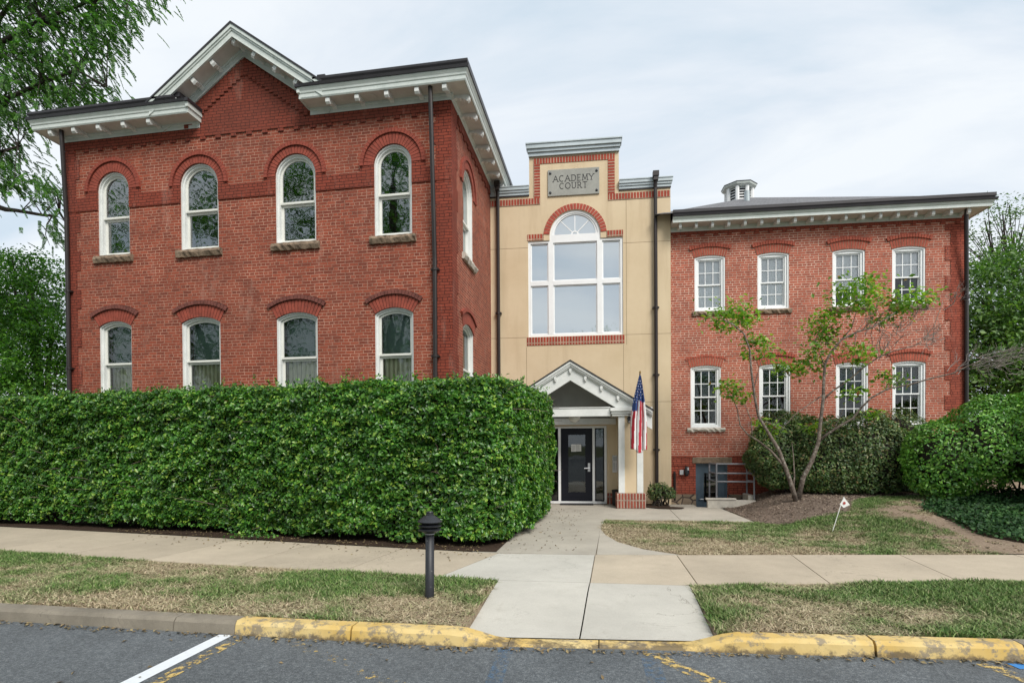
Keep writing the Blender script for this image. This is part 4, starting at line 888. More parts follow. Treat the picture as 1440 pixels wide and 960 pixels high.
# ---- porch
FP=FB @ Matrix.Translation((0,-.95,0)); ua=-.26; ps=.624; pz=lambda x:3.56-ps*abs(x-ua); HW=1.93
p=MB()
for sg in (-1,1):
    X0,X1=(ua,ua+HW) if sg==1 else (ua-HW,ua)
    p.rake(X0,X1,pz,-.16,-.06,-.07,-.012); p.rake(X0,X1,pz,-.135,-.061,-.115,-.0705); p.rake(X0,X1,pz,-.11,-.061,-.15,-.1155); p.rake(X0,X1,pz,-.06,.06,-.46,-.0125)
    p.rake(X0,X1,pz,.061,.94,-.06,-.013)
PO=p.build('porch','white',BL,FP); PO['label']='white gabled entrance porch'
p=MB()
for sg in (-1,1):
    X0,X1=(ua,ua+HW+.03) if sg==1 else (ua-HW-.03,ua)
    p.rake(X0,X1,pz,-.18,.945,-.0115,.022)
p.build('porch_roof','gutter',PO,FP)
for dx in (0,.36,.74,1.13,1.5):
    for sg in ((1,) if dx==0 else (-1,1)):
        k=MB(); k.box(-.03,.03,-.115,-.061,-.075,0); k.lathe([(.0,-.076),(.022,-.08),(.03,-.1),(.02,-.12),(0,-.125)],0,-.088,10); x=ua+sg*dx; k.build('porch_bracket','white',PO,FP @ Matrix.Translation((x,0,pz(x)-.155-(.0 if dx else .03))))
k=MB(); k.box(-1.25,.69,-.05,.10,2.225,2.425); k.box(-1.25,.69,-.07,.11,2.4255,2.445); k.build('tie_beam','white',PO,FP)
for sg in (-1,1):
    f=lambda x: x if sg==1 else 2*ua-x
    def bx(mb,a,b_,*r): a,b_=sorted((f(a),f(b_))); mb.box(a,b_,*r)
    k=MB(); bx(k,.73,1.62,-.06,.62,2.225,2.28); bx(k,.71,1.64,-.09,.62,2.281,2.34); bx(k,.69,1.67,-.13,.62,2.341,2.42); k.build('capital','white',PO,FP)
    k=MB(); bx(k,.90,1.45,.0,.54,.37,2.224); k.build('column','stucco',PO,FP)
    for a,b_ in ((.885,1.03),(1.32,1.465)):
        k=MB(); bx(k,a,b_,-.018,.13,.372,2.2235); k.build('corner_board','white',PO,FP)
    k=MB(); bx(k,.83,1.52,-.06,.60,.005,.365); k.build('column_base','basebrick',PO,FP,bevel=.015)
k=MB(); k.box(-1.4,.88,.90,.948,2.06,2.215); k.build('lintel_board','white',PO,FP)
k=MB(); k.prism([(-1.9,2.23),(1.4,2.23),(1.35,pz(1.35)-.07),(ua,pz(ua)-.07),(-1.85,pz(-1.85)-.07)],.93,.947); k.build('gable_shade_panel','porch_shade',PO,FP)  # added panel over the stucco, coloured dark to stand in for the porch shade
k=MB(); k.lathe([(.0,-.145),(.06,-.135),(.115,-.10),(.145,-.04),(.145,.02),(.12,.07),(.05,.10),(.0,.10)],0,0,20); gl=k.build('pendant_lamp','globe',PO,FP @ Matrix.Translation((-.17,.35,2.235)),smooth=True)
# ---- downspouts
def pipe(F,pts,r=.045,sq=False):
    k=MB(); k.tube(pts,r,10); o=k.build('downspout','pipe',BL,F,smooth=False)
    for z in (pts[-1][2]+1.3,pts[-1][2]+3.2,pts[-1][2]+4.9): 
        for (a,b_) in zip(pts[:-1],pts[1:]):
            if b_[2]<=z<=a[2]:
                q=MB(); t=(a[2]-z)/(a[2]-b_[2]); x=a[0]+(b_[0]-a[0])*t; y=a[1]+(b_[1]-a[1])*t; q.box(x-r-.035,x+r+.035,y-r*.4,y+r+.03,z-.02,z+.02); q.lathe([(r+.002,z-.03),(r+.012,z-.025),(r+.012,z+.025),(r+.002,z+.03)],x,y,12); q.build('strap','pipe',o,F); break
    return o
pipe(FA,[(4.10,-.30,ZS+.2),(4.10,-.27,8.2),(4.10,-.075,5.2),(4.09,-.072,.1)])
pipe(FA,[(-4.22,-.28,ZS+.2),(-4.23,-.25,8.2),(-4.31,-.10,6.6),(-4.33,-.075,5.5),(-4.33,-.072,.1)])
pipe(FB,[(-2.14,-.16,8.36),(-2.14,-.085,8.0),(-2.14,-.075,.1)])
pipe(FB,[(1.885,-.17,8.34),(1.885,-.09,8.0),(1.90,-.075,.1)])
pipe(FW,[(9.03,-.30,Z+.1),(9.04,-.25,6.9),(9.17,-.06,5.2),(9.18,-.05,.1)])
for u in (-2.14,1.885):
    k=MB(); k.box(u-.075,u+.075,-.24,-.115,8.26,8.38); k.box(u-.055,u+.055,-.22,-.12,8.16,8.259); k.build('leader_head','pipe',BL,FB)
k=MB(); k.tube([(2.36,-.06,.1),(2.36,-.06,.80),(2.36,-.01,.83)],.03); k.build('standpipe','pipe',BL,FW)

# ------------------------------------------------------------------ things on and in front of the building
def at(F,x,y,z): return F @ Vector((x,y,z))
# name plaque
T=FB @ Matrix.Translation((-.172,0,7.98)); sg_=empty('name_plaque',at(FB,-.172,0,7.98),'grey stone plaque lettered ACADEMY COURT above the arched window','sign')
k=MB(); k.box(-.66,.66,-.035,.0,0,.68); k.build('stone_panel','plaque',sg_,T,bevel=.008)
k=MB()
for x in (-.595,.595):
    for z in (.09,.59): k.add([],[]); k.tube([(x,-.035,z),(x,-.05,z),(x,-.056,z)],[.034,.032,.012],14)
k.build('bolt','black',sg_,T)
GL={'A':([[(0,0),(.45,1),(.9,0)],[(.17,.36),(.73,.36)]],[(0,0),(.9,0)],.9),
 'C':([[(.42+.42*math.cos(R(t)),.5+.5*math.sin(R(t))) for t in range(48,314,14)]],[],.80),
 'D':([[(.1,0),(.1,1),(.4,1)]+[(.4+.42*math.cos(R(t)),.5+.5*math.sin(R(t))) for t in range(80,-91,-17)]+[(.1,0)]],[(.1,0),(.1,1)],.84),
 'E':([[(.62,0),(.1,0),(.1,1),(.6,1)],[(.1,.52),(.5,.52)]],[(.1,0),(.1,1)],.68),
 'M':([[(.05,0),(.14,1),(.5,.15),(.86,1),(.95,0)]],[(.05,0),(.95,0),(.12,1),(.88,1)],1.0),
 'Y':([[(0,1),(.42,.48),(.84,1)],[(.42,.48),(.42,0)]],[(0,1),(.84,1),(.42,0)],.84),
 'O':([[(.48+.46*math.cos(R(t)),.5+.5*math.sin(R(t))) for t in range(0,361,18)]],[],.96),
 'U':([[(.1,1),(.1,.35)]+[(.42+.32*math.cos(R(t)),.33+.33*math.sin(R(t))) for t in range(180,361,20)]+[(.74,1)]],[(.1,1),(.74,1)],.84),
 'R':([[(.1,0),(.1,1),(.38,1)]+[(.38+.26*math.cos(R(t)),.74+.26*math.sin(R(t))) for t in range(80,-91,-17)]+[(.1,.48)],[(.36,.48),(.78,0)]],[(.1,0),(.1,1),(.78,0)],.78),
 'T':([[(.0,1),(.8,1)],[(.4,1),(.4,0)]],[(.4,0)],.8)}
def letters(txt,xc,z0,h,sp,sw,y0,y1):
    mb=MB(); tot=sum(GL[c_][2]*h*.92 for c_ in txt)+sp*(len(txt)-1); x=xc-tot/2
    for c_ in txt:
        strokes,serf,wd=GL[c_]
        for pl in strokes:
            for (a,b_),(c2,d2) in zip(pl[:-1],pl[1:]):
                A=Vector((x+a*h*.92,z0+b_*h)); B=Vector((x+c2*h*.92,z0+d2*h)); d=(B-A); 
                if d.length<1e-6: continue
                d.normalize(); nrm=Vector((-d.y,d.x))*sw/2; A-=d*sw*.3; B+=d*sw*.3
                mb.prism([tuple(A+nrm),tuple(A-nrm),tuple(B-nrm),tuple(B+nrm)],y0,y1)
        for a,b_ in serf: mb.box(x+a*h*.92-sw*1.5,x+a*h*.92+sw*1.5,y0-.0005,y1,z0+b_*h-sw*.35,z0+b_*h+sw*.35)
        x+=wd*h*.92+sp
    return mb
k=letters('ACADEMY',0,.365,.15,.036,.017,-.0385,-.034); k2=letters('COURT',0,.175,.145,.036,.017,-.0385,-.034); o0=len(k.v); k.add(k2.v,k2.f); k.build('lettering','ink',sg_,T)
# flag on its pole
fl=empty('flag',at(FP,1.30,-.02,1.9),'furled red white and blue American flag hanging on a tilted pole from the porch column','flag')
pb_=Vector((1.27,-.02,1.85)); pt_=Vector((1.345,-.50,3.17))
k=MB(); k.tube([pb_,pt_],.014,10); k.build('pole','black',fl,FP)
k=MB(); k.tube([pt_,pt_+Vector((.001,-.01,.03)),pt_+Vector((.003,-.02,.06))],[.012,.024,.006],10); k.build('finial','brass',fl,FP)
k=MB(); k.box(1.24,1.30,-.03,.0,1.78,1.92); k.build('bracket','black',fl,FP)
k=MB(); nu,nv=60,70; V=[]
def clothpt(s_,t):
    hw=.020+.112*min(1,t/.35)**.9+.05*sm((t-.3)/.35); zz=3.12-t*1.72+.05*math.sin(s_*7+1)*t-.06*(abs(s_-.35))*t
    cx=1.345-.035*t-.02*math.sin(t*3); cy=-.50+.10*t
    fold=(.015+.055*t)*math.sin(s_*17+1.2*t)+.02*t*math.sin(s_*31+2)
    return (cx+(s_-.5)*2*hw+.02*t*math.sin(s_*17+2.6),cy+fold-.015,zz)
for j in range(nv+1):
    for i in range(nu+1): V.append(clothpt(i/nu,j/nv))
k.v=V
for j in range(nv):
    for i in range(nu):
        s_,t=(i+.5)/nu,(j+.5)/nv; k.f.append((j*(nu+1)+i,j*(nu+1)+i+1,(j+1)*(nu+1)+i+1,(j+1)*(nu+1)+i))
        blue=t<(.46 if s_<.42 else .34)+.02*math.sin(s_*9); ss=s_+.10*t
        k.mi.append(2 if blue else (0 if int(ss*9.5)%2==0 else 1))
o=k.build('cloth',['flag_red','flag_white','flag_blue'],fl,FP,smooth=True)
sm_=o.modifiers.new('Solidify','SOLIDIFY'); sm_.thickness=.004
k=MB()
for j in range(9):
    for i in range(5):
        s_=(i+.3+.5*(j%2))/5.2; t=.07+j*.036
        if t<(.44 if s_<.42 else .32):
            c0=Vector(clothpt(s_,t))+Vector((0,-.008,0)); rr=.014
            k.prism([(c0.x+(rr if q%2==0 else rr*.42)*math.sin(q*math.pi/5)*.8,c0.z+(rr if q%2==0 else rr*.42)*math.cos(q*math.pi/5)) for q in range(10)],c0.y-.003,c0.y)
k.build('stars','flag_white',o,FP)
# small fittings
ml=empty('motion_light',at(FP,1.14,0,2.13),'small black motion sensor light under the porch capital','light')
k=MB(); k.tube([(1.14,0,2.16),(1.14,-.03,2.16)],.05,14); k.tube([(1.14,-.03,2.15),(1.14,-.06,2.12)],.018); k.tube([(1.14,-.05,2.14),(1.14,-.12,2.08)],[.045,.05],14); k.build('housing','black',ml,FP)
k=MB(); k.tube([(1.14,-.121,2.079),(1.14,-.125,2.076)],.032,14); k.build('lens','lens',ml,FP)
ic=empty('intercom',at(FB,.86,0,1.04),'grey entry intercom panel on the tan wall beside the door','intercom')
k=MB(); k.box(.79,.93,-.025,0,.82,1.26); k.build('panel','alu',ic,FB,bevel=.006)
k=MB(); k.box(.81,.91,-.028,-.0255,1.12,1.23); k.box(.81,.86,-.028,-.0255,.87,1.07); k.build('screen','grey',ic,FB)
k=MB()
for i in range(4): k.box(.872,.905,-.029,-.0255,.88+i*.05,.905+i*.05)
k.build('button','lens',ic,FB)
nt_=MB(); nt_.box(-.265,-.135,.0905,.0925,1.36,1.55); nt_.box(-.13,-.005,.0905,.0925,1.365,1.55); o=nt_.build('paper_notice','paper',None,FB); tag(o,'white paper notices taped inside the entrance door glass','notice')
k=MB(); r=random.Random(5)
for a in (-.25,-.115):
    for i in range(7): k.box(a,a+r.uniform(.05,.09),.0895,.0903,1.39+i*.021,1.394+i*.021)
k.build('text_lines','ink',o,FB)
k=MB(); k.box(-.55,.30,-.34,.0,.008,.022); o=k.build('door_mat','rubber',None,FB,bevel=.006); tag(o,'dark rubber doormat in front of the entrance door','doormat')
wl=empty('wall_light',at(FW,2.6,-.035,.85),'black wall light with grey junction box on red brick beside the basement door','light')
k=MB(); k.box(2.48,2.58,-.09,-.035,.76,.88); k.build('junction_box','grey',wl,FW,bevel=.008)
k=MB(); k.tube([(2.65,-.035,.87),(2.65,-.10,.87)],.05,14); k.tube([(2.65,-.11,.97),(2.65,-.11,.90),(2.65,-.13,.78),(2.65,-.13,.73)],[.04,.06,.055,.03],14); k.build('housing','black',wl,FW,smooth=True)
k=MB(); k.tube([(2.672,-.165,.95),(2.672,-.17,.88)],.02,10); k.build('lens','lens',wl,FW)
bn=MB(); bn.lathe([(.10,.01),(.12,.03),(.125,.36),(.135,.37),(.135,.40),(.09,.41)],0,0,20); o=bn.build('bin','rubber',None,Matrix.Translation((.30,14.18,0)),smooth=False); tag(o,'dark grey bin standing behind the porch column','bin')
# railing and retaining wall of the basement steps
rw_=MB(); rw_.box(2.44,3.55,13.97,14.09,-1.1,.19); rw_.box(3.40,3.54,14.091,14.66,-1.1,.30); rw_.box(2.40,3.1,13.95,14.10,.191,.235)
o=rw_.build('retaining_wall','lime',None,I4,bevel=.012); tag(o,'low pale stone retaining wall at the edge of the mulch bed by the basement door','wall')
rl=empty('railing',(3.05,14.03,.2),'grey metal pipe railing round the basement steps','railing')
q=[(2.60,14.62),(2.66,14.03),(3.52,14.03),(3.50,14.64)]
for i,(x,y) in enumerate(q):
    k=MB(); k.tube([(x,y,-.1 if i==1 else .2),(x,y,1.06)],.021,10); k.build('post','rail',rl)
for z in (1.055,.83,.63):
    k=MB(); k.tube([(x,y,z) for x,y in q],.019,10); k.build('rail','rail',rl)
# bollard light
bo=empty('bollard_light',(-1.78,5.46,0),'black bollard path light with louvred cap standing in the grass by the kerb','bollard')
Bm=Matrix.Translation((-1.78,5.46,0)) @ Matrix.Rotation(R(.6),4,'Y')
k=MB(); k.lathe([(.048,-.05),(.046,.01),(.044,.66)],0,0,24); k.build('post','bollard',bo,Bm,smooth=True)
k=MB(); k.lathe([(.03,.855),(.036,.862),(.032,.872),(.0,.876)],0,0,28); k.lathe([(.02,.745),(.095,.752),(.125,.766),(.126,.774),(.08,.812),(.045,.834),(.040,.836),(.038,.856),(.0,.857)],0,0,32); k.build('cap','black',bo,Bm)
k=MB(); k.lathe([(.05,.64),(.05,.75)],0,0,20); k.build('lens','lens',bo,Bm)
for z in (.722,.682):
    k=MB(); k.lathe([(.052,z-.022),(.08,z-.016),(.116,z),(.119,z+.008),(.075,z+.026),(.052,z+.032)],0,0,32); k.build('louvre','black',bo,Bm)
k=MB(); k.lathe([(.044,.645),(.062,.652),(.075,.664),(.052,.672)],0,0,28); k.build('collar','black',bo,Bm)
# yard marker flag
yb=atY(1170,745,10.13); yt=atY(1183.5,706,10.2); ym=empty('marker_flag',(yb.x,yb.y,hgt(yb.x,yb.y)),'small white marker flag on a leaning wire stake in the front lawn','marker')
yt2=atY(1187,698,10.21)
k=MB(); k.tube([(yb.x,yb.y,hgt(yb.x,yb.y)-.03),yb*.5+yt*.5+Vector((.008,0,0)),yt,yt2],.0055,6); k.build('stake','paper',ym)
P=[atY(1187,699,10.2),atY(1193.5,709,10.24),atY(1186,713.5,10.21),atY(1181.5,709,10.18)]
k=MB(); k.prism([(v.x,v.z) for v in P],10.195,10.199); k.build('flag_sheet','paper',ym)
cc=atY(1187.3,707,10.19); k=MB(); k.prism([(cc.x+.022*math.cos(t),cc.z+.024*math.sin(t)) for t in [i*math.pi/5 for i in range(10)]],10.187,10.1905); k.build('printed_mark','red',ym)
# ------------------------------------------------------------------ hedge
HF=[(-16.5,9.75),(-11.6,9.25),(-7.4,8.75),(-4.4,8.33),(-2.3,8.12),(-1.75,8.18),(-1.42,8.55),(-1.30,9.3),(-1.22,10.5),(-1.13,12.2),(-1.2,12.8),(-1.6,13.0)]
HB=[(-16.5,10.5),(-11.6,10.4),(-3.1,10.2),(-2.75,10.6),(-2.7,13.0)]
hd=empty('hedge',(-6,9.2,0),'tall clipped green hedge along the pavement in front of the gabled brick wall','hedge')
segs=[]; tot=0
for a,b_ in zip(HF[:-1],HF[1:]):
    L_=math.hypot(b_[0]-a[0],b_[1]-a[1]); segs.append((tot,L_,a,b_)); tot+=L_
def front_pts(n):
    s=rng.uniform(0,tot,n); P=np.zeros((n,2)); Nn=np.zeros((n,2))
    for t0,L_,a,b_ in segs:
        mk=(s>=t0)&(s<=t0+L_); f=(s[mk]-t0)/L_; d=np.array(b_)-np.array(a)
        P[mk]=np.array(a)+f[:,None]*d; Nn[mk]=np.array([d[1],-d[0]])/L_
    return s,P,Nn
HT=2.56
n=150000; s,P,Nn=front_pts(n); z=rng.uniform(0.03,1,n)**0.95*HT
bump=0.09*snoise(np.stack([s,z],1),2.2,1)+0.05*snoise(np.stack([s*.9,z*1.5],1),6,2)+0.028*snoise(np.stack([s*.8,z*1.8],1),14,6)
round_=-0.17*np.clip((z-HT+0.35)/0.35,0,1)**2.2
under=-0.10*np.clip((0.5-z)/0.5,0,1)**1.4
lean=0.05*np.clip(z/1.5,0,1)
dep=-rng.exponential(0.055,n)
off=bump+round_+under+lean+dep-0.02
keep=(rng.uniform(size=n)<np.clip((z-0.04+0.10*snoise(s[:,None],2.0,5)+0.06*snoise(s[:,None],7,15))/0.16,0.05,1)*np.clip(1.15-.75*np.clip(snoise(np.stack([s,z*1.6],1),2.6,19)-.35,0,1)-.3*(snoise(np.stack([s,z*2],1),9,29)>.55),.12,1))
C=np.stack([P[:,0]+Nn[:,0]*off,P[:,1]+Nn[:,1]*off,z+0.03*snoise(np.stack([s,z],1),5,3)],1)
nrm=np.stack([Nn[:,0]*.8,Nn[:,1]*.8,0.75+0*z],1)+rng.normal(size=(n,3))*0.52
C,nrm=C[keep],nrm[keep]
ax=np.stack([rng.normal(size=len(C)),rng.normal(size=len(C)),-0.5+0.5*rng.normal(size=len(C))],1)
sz=np.clip(rng.lognormal(0,.30,len(C)),.5,1.7)
Va=leaf_verts(C,nrm,0.068*sz,0.040*sz,ax)
poly=HF+HB[::-1]
n=90000; Q=np.stack([rng.uniform(-16.5,-1.0,n),rng.uniform(8,13.1,n)],1); Q=Q[inpoly(Q,poly)]
zt=HT-0.02+0.06*snoise(Q,2.5,8)+0.04*snoise(Q,8,9)-rng.exponential(0.05,len(Q))+0.10*(rng.uniform(size=len(Q))>0.985)*rng.uniform(0.3,1.3,len(Q))
zt-= 0.0
C=np.stack([Q[:,0],Q[:,1],zt],1); nrm=np.stack([0*zt,-0.35+0*zt,1+0*zt],1)+rng.normal(size=(len(Q),3))*0.5
sz=rng.uniform(0.7,1.3,len(Q)); Vb=leaf_verts(C,nrm,0.066*sz,0.038*sz)
# new shoots standing up from the top edge
n=420; s,P,Nn=front_pts(n); sh=[]
for i in range(n):
    h_=rng.uniform(0.06,0.20)*(1.6 if rng.uniform()<0.12 else 1); x,y=P[i]-Nn[i]*rng.uniform(0.05,0.9); d=np.array([rng.normal()*0.25,rng.normal()*0.25,1]); m=int(6+h_*40)
    t=rng.uniform(0,1,m); sh.append(np.stack([x+d[0]*h_*t+rng.normal(size=m)*0.02,y+d[1]*h_*t+rng.normal(size=m)*0.02,HT-0.03+h_*t],1))
C=np.concatenate(sh); C=C[inpoly(C[:,:2],poly)]; nrm=rng.normal(size=(len(C),3))+np.array([0,-0.5,0.6]); Vc=leaf_verts(C,nrm,0.055,0.028,np.tile([0,0,1.0],(len(C),1))+rng.normal(size=(len(C),3))*0.5)
np_obj('foliage',np.concatenate([Va,Vb,Vc]),LT,'hedge',hd,I4)
k=MB()
inner=[]
cx_,cy_=-6,9.6
def inset(poly,d):
    out=[]; m=len(poly)
    for i in range(m):
        p0,p1,p2=Vector(poly[i-1]),Vector(poly[i]),Vector(poly[(i+1)%m]); a=(p1-p0).normalized(); b_=(p2-p1).normalized()
        n0=Vector((-a.y,a.x)); n1=Vector((-b_.y,b_.x)); v=n0+n1; v=v/max(v.dot(n0),0.5); out.append(tuple(p1+v*d))
    return out
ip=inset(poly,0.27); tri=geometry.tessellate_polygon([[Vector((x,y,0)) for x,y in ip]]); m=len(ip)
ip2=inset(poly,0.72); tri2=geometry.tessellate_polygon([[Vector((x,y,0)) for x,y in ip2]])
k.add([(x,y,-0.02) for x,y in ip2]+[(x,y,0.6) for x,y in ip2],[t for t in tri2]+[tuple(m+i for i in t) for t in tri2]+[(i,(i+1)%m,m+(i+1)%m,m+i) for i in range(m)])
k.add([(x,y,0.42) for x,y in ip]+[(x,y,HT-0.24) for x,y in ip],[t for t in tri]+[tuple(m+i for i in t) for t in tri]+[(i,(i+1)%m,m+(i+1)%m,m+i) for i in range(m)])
s,P,Nn=front_pts(150)
for i in range(150):
    d_=rng.uniform(0.3,0.9); x,y=P[i]-Nn[i]*d_; k.tube([(x,y,-0.02),(x+rng.normal()*.05,y+rng.normal()*.05,0.25),(x+rng.normal()*.12,y+rng.normal()*.12,0.6)],[rng.uniform(.010,.022),.012,.008],6)
k.cur=1; s,P,Nn=front_pts(620)
for i in range(620):
    zz=rng.uniform(.15,HT-.1); tx=np.array([-Nn[i][1],Nn[i][0]]); a=P[i]-Nn[i]*rng.uniform(.10,.3); dd=Nn[i]*rng.uniform(.05,.28)+tx*rng.normal()*.22; L_=rng.uniform(.7,1.2)
    p0=Vector((a[0],a[1],zz)); p2=Vector((a[0]+dd[0]*L_,a[1]+dd[1]*L_,zz+rng.uniform(-.06,.20))); k.tube([p0,p0.lerp(p2,.5)+Vector((rng.normal()*.02,rng.normal()*.02,.02)),p2],[.007,.005,.003],5,False)
k.build('branches',['twig_dark','bark'],hd)

# ------------------------------------------------------------------ shrubs
def lobes_surface(lobes,n):
    L_=[(np.array(c),np.array(r_)) for c,r_ in lobes]; A=np.array([r_[0]*r_[1]+r_[0]*r_[2]+r_[1]*r_[2] for _,r_ in L_]); A=A/A.sum()
    Ps=[];Ns=[]
    for (c,r_),a in zip(L_,A):
        m=int(n*a); d=norm(rng.normal(size=(m,3))); p=c+d*r_; nn=norm(d/r_); ok=np.ones(m,bool)
        for c2,r2_ in L_:
            if c2 is c: continue
            ok&=(((p-c2)/r2_)**2).sum(1)>0.86
        Ps.append(p[ok]);Ns.append(nn[ok])
    return np.concatenate(Ps),np.concatenate(Ns)
def shrub(name,base,label,cat,lobes,n,ln,wd,mat,depth=0.12,rough=0.10,f=2.5,seed=0,zmin=None,group=None,jit=0.5,hole=None,stems=24,core=0.78):
    o=empty(name,base,label,cat,group)
    C,Nn=lobes_surface(lobes,n); off=rough*snoise(C,f,seed)+0.5*rough*snoise(C,f*3,seed+1)-rng.exponential(depth,len(C)); C=C+Nn*off[:,None]
    den=snoise(C,f*1.4,seed+2); keep=rng.uniform(size=len(C))<np.clip(1.05+0.55*den,0.2,1)
    g=np.array([hgt(x,y) for x,y in C[:,:2]]); keep&=C[:,2]>g+(0.06 if zmin is None else zmin)
    if hole is not None: keep&=~hole(C)
    C,Nn=C[keep],Nn[keep]; sz=rng.uniform(0.65,1.3,len(C))
    np_obj('foliage',leaf_verts(C,Nn+np.array([0,-0.1,0.45])+rng.normal(size=C.shape)*jit,ln*sz,wd*sz),LT,mat,o)
    k=MB(); bx_,by_,bz_=base
    for i in range(stems):
        c,r_=lobes[i%len(lobes)]; t=np.array(c)+rng.normal(size=3)*np.array(r_)*0.45; b0=Vector((c[0]*.6+bx_*.4+rng.normal()*.15,c[1]*.6+by_*.4+rng.normal()*.1,bz_-.03)); t=Vector(t); m_=b0.lerp(t,.5)+Vector((rng.normal()*.08,rng.normal()*.08,.05))
        k.tube([b0,m_,t],[.022,.014,.006],6)
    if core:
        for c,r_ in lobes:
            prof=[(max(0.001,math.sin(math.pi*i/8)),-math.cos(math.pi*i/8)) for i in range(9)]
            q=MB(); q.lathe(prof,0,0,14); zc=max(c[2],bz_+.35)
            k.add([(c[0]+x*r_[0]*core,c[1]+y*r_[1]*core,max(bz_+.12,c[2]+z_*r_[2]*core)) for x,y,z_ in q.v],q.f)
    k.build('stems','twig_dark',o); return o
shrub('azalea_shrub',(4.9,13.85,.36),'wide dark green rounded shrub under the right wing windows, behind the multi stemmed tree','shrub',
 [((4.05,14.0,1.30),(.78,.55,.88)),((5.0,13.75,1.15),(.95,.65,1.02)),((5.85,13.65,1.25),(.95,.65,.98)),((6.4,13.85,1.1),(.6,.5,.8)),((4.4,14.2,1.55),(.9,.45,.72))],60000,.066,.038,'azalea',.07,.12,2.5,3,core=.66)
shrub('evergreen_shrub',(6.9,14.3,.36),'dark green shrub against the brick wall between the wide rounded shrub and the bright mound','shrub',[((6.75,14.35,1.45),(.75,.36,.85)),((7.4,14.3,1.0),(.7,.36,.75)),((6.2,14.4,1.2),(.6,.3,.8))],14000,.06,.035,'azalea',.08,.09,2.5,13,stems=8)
def hole_(C): return (np.abs(C[:,0]-7.75)<.40)&(np.abs(C[:,2]-.80)<.36)&(C[:,1]<12.6)&(rng.uniform(size=len(C))<.8)
shrub('laurel_shrub',(8.3,12.5,.32),'large bright green clipped shrub mound at the right end of the lawn above the ivy','shrub',
 [((6.9,12.7,1.20),(.72,.75,.88)),((7.55,12.5,1.48),(.85,.85,.95)),((8.3,11.9,1.55),(.95,.95,1.02)),((8.9,11.2,1.40),(.95,.8,.95)),((9.7,11.6,1.75),(1.2,1.1,1.15)),((11.0,11.8,1.8),(1.3,1.1,1.1)),((8.6,13.2,1.5),(1.0,.8,.85)),((8.2,11.3,.75),(.6,.5,.45))],110000,.068,.040,'bush',.07,.12,2.2,23,zmin=.10,hole=hole_,stems=34,core=.62)
shrub('small_shrub',(1.35,14.12,.02),'small dark green shrub growing beside the brick base of the porch column','shrub',[((1.25,14.12,.36),(.26,.22,.22)),((1.50,14.12,.33),(.24,.2,.20)),((1.38,14.1,.45),(.22,.2,.17))],2600,.055,.028,'azalea',.05,.05,5,33,zmin=.1,stems=14,core=.5)
# low plant against the hedge foot
C=[]; 
for i in range(130):
    C.append((-5.75+rng.normal()*.22,8.30+rng.normal()*.08,.05+abs(rng.normal())*.07))
C=np.array(C); o=empty('seedling',(-5.75,8.3,.01),'low leafy seedling growing out at the foot of the hedge','plant'); np_obj('leaves',leaf_verts(C,rng.normal(size=C.shape)*.5+np.array([0,-.4,1]),.06,.04),LT,'hedge',o)
# ivy
n=42000; Q=np.stack([rng.uniform(5.8,14,n),rng.uniform(9,13.3,n)],1); Q=Q[inpoly(Q,IVY)]
zz=np.array([hgt(x,y) for x,y in Q])+.05+.07*(snoise(Q,2.2,4)+.6)+rng.uniform(-.05,.07,len(Q)); edge=1
C=np.stack([Q[:,0]+rng.normal(size=len(Q))*.04,Q[:,1]+rng.normal(size=len(Q))*.05,np.maximum(zz,.03)],1)
o=np_obj('ivy',leaf_verts(C,rng.normal(size=C.shape)*.6+np.array([-.1,-.35,1]),.062,.052),LT,'ivy'); tag(o,'dark green ivy ground cover under the big shrub','ground cover',None,'stuff')

# ------------------------------------------------------------------ grass
def dryness(Q,seed):
    a=.55*snoise(Q,1.5,seed)+.30*snoise(Q,4.5,seed+1)+.22*snoise(Q,12,seed+2); return a
def grass(n,box,test,seed,bias,hmin,hmax,ground,avoid=None):
    Q=np.stack([rng.uniform(box[0],box[1],n),rng.uniform(box[2],box[3],n)],1); Q=Q[test(Q)]
    d=dryness(Q,seed)+bias(Q); dry=1/(1+np.exp(-5.5*d)); keep=rng.uniform(size=len(Q))<(1-.60*np.clip(dry*1.2-.2,0,1)*(snoise(Q,6,seed+7)>-.15))
    Q,dry=Q[keep],dry[keep]; m=len(Q)
    z=np.array([ground(x,y) for x,y in Q]); h_=rng.uniform(hmin,hmax,m)*(1-.50*dry)*(1+.35*snoise(Q,3,seed+9))
    th=rng.uniform(0,2*math.pi,m); w_=rng.uniform(.0035,.006,m)*1.15; ln=rng.normal(size=(m,2))*(.035+.03*dry[:,None])
    dx=np.cos(th)*w_; dy=np.sin(th)*w_
    v0=np.stack([Q[:,0]-dx,Q[:,1]-dy,z-.012],1); v1=np.stack([Q[:,0]+dx,Q[:,1]+dy,z-.012],1)
    mid=np.stack([Q[:,0]+ln[:,0]*.4,Q[:,1]+ln[:,1]*.4,z+h_*.62],1); tip=np.stack([Q[:,0]+ln[:,0],Q[:,1]+ln[:,1],z+h_],1)
    ml=mid.copy(); ml[:,0]-=dx*.8; ml[:,1]-=dy*.8; mr=mid.copy(); mr[:,0]+=dx*.8; mr[:,1]+=dy*.8
    dr=np.clip(dry+rng.normal(size=m)*.22,0,1)
    return np.stack([v0,v1,ml,mr,tip],1),dr
GT=[(0,1,3),(0,3,2),(2,3,4)]
def ybnd(Q,lo,hi): 
    a=np.interp(Q[:,0],[p[0] for p in lo],[p[1] for p in lo]); b_=np.interp(Q[:,0],[p[0] for p in hi],[p[1] for p in hi]); return a,b_
def strip(x0,x1):
    def t(Q):
        a,b_=ybnd(Q,KF,SF); return (Q[:,1]>a+.17)&(Q[:,1]<b_-.005+.03*snoise(Q,9,3))&(Q[:,0]>x0)&(Q[:,0]<x1)
    return t
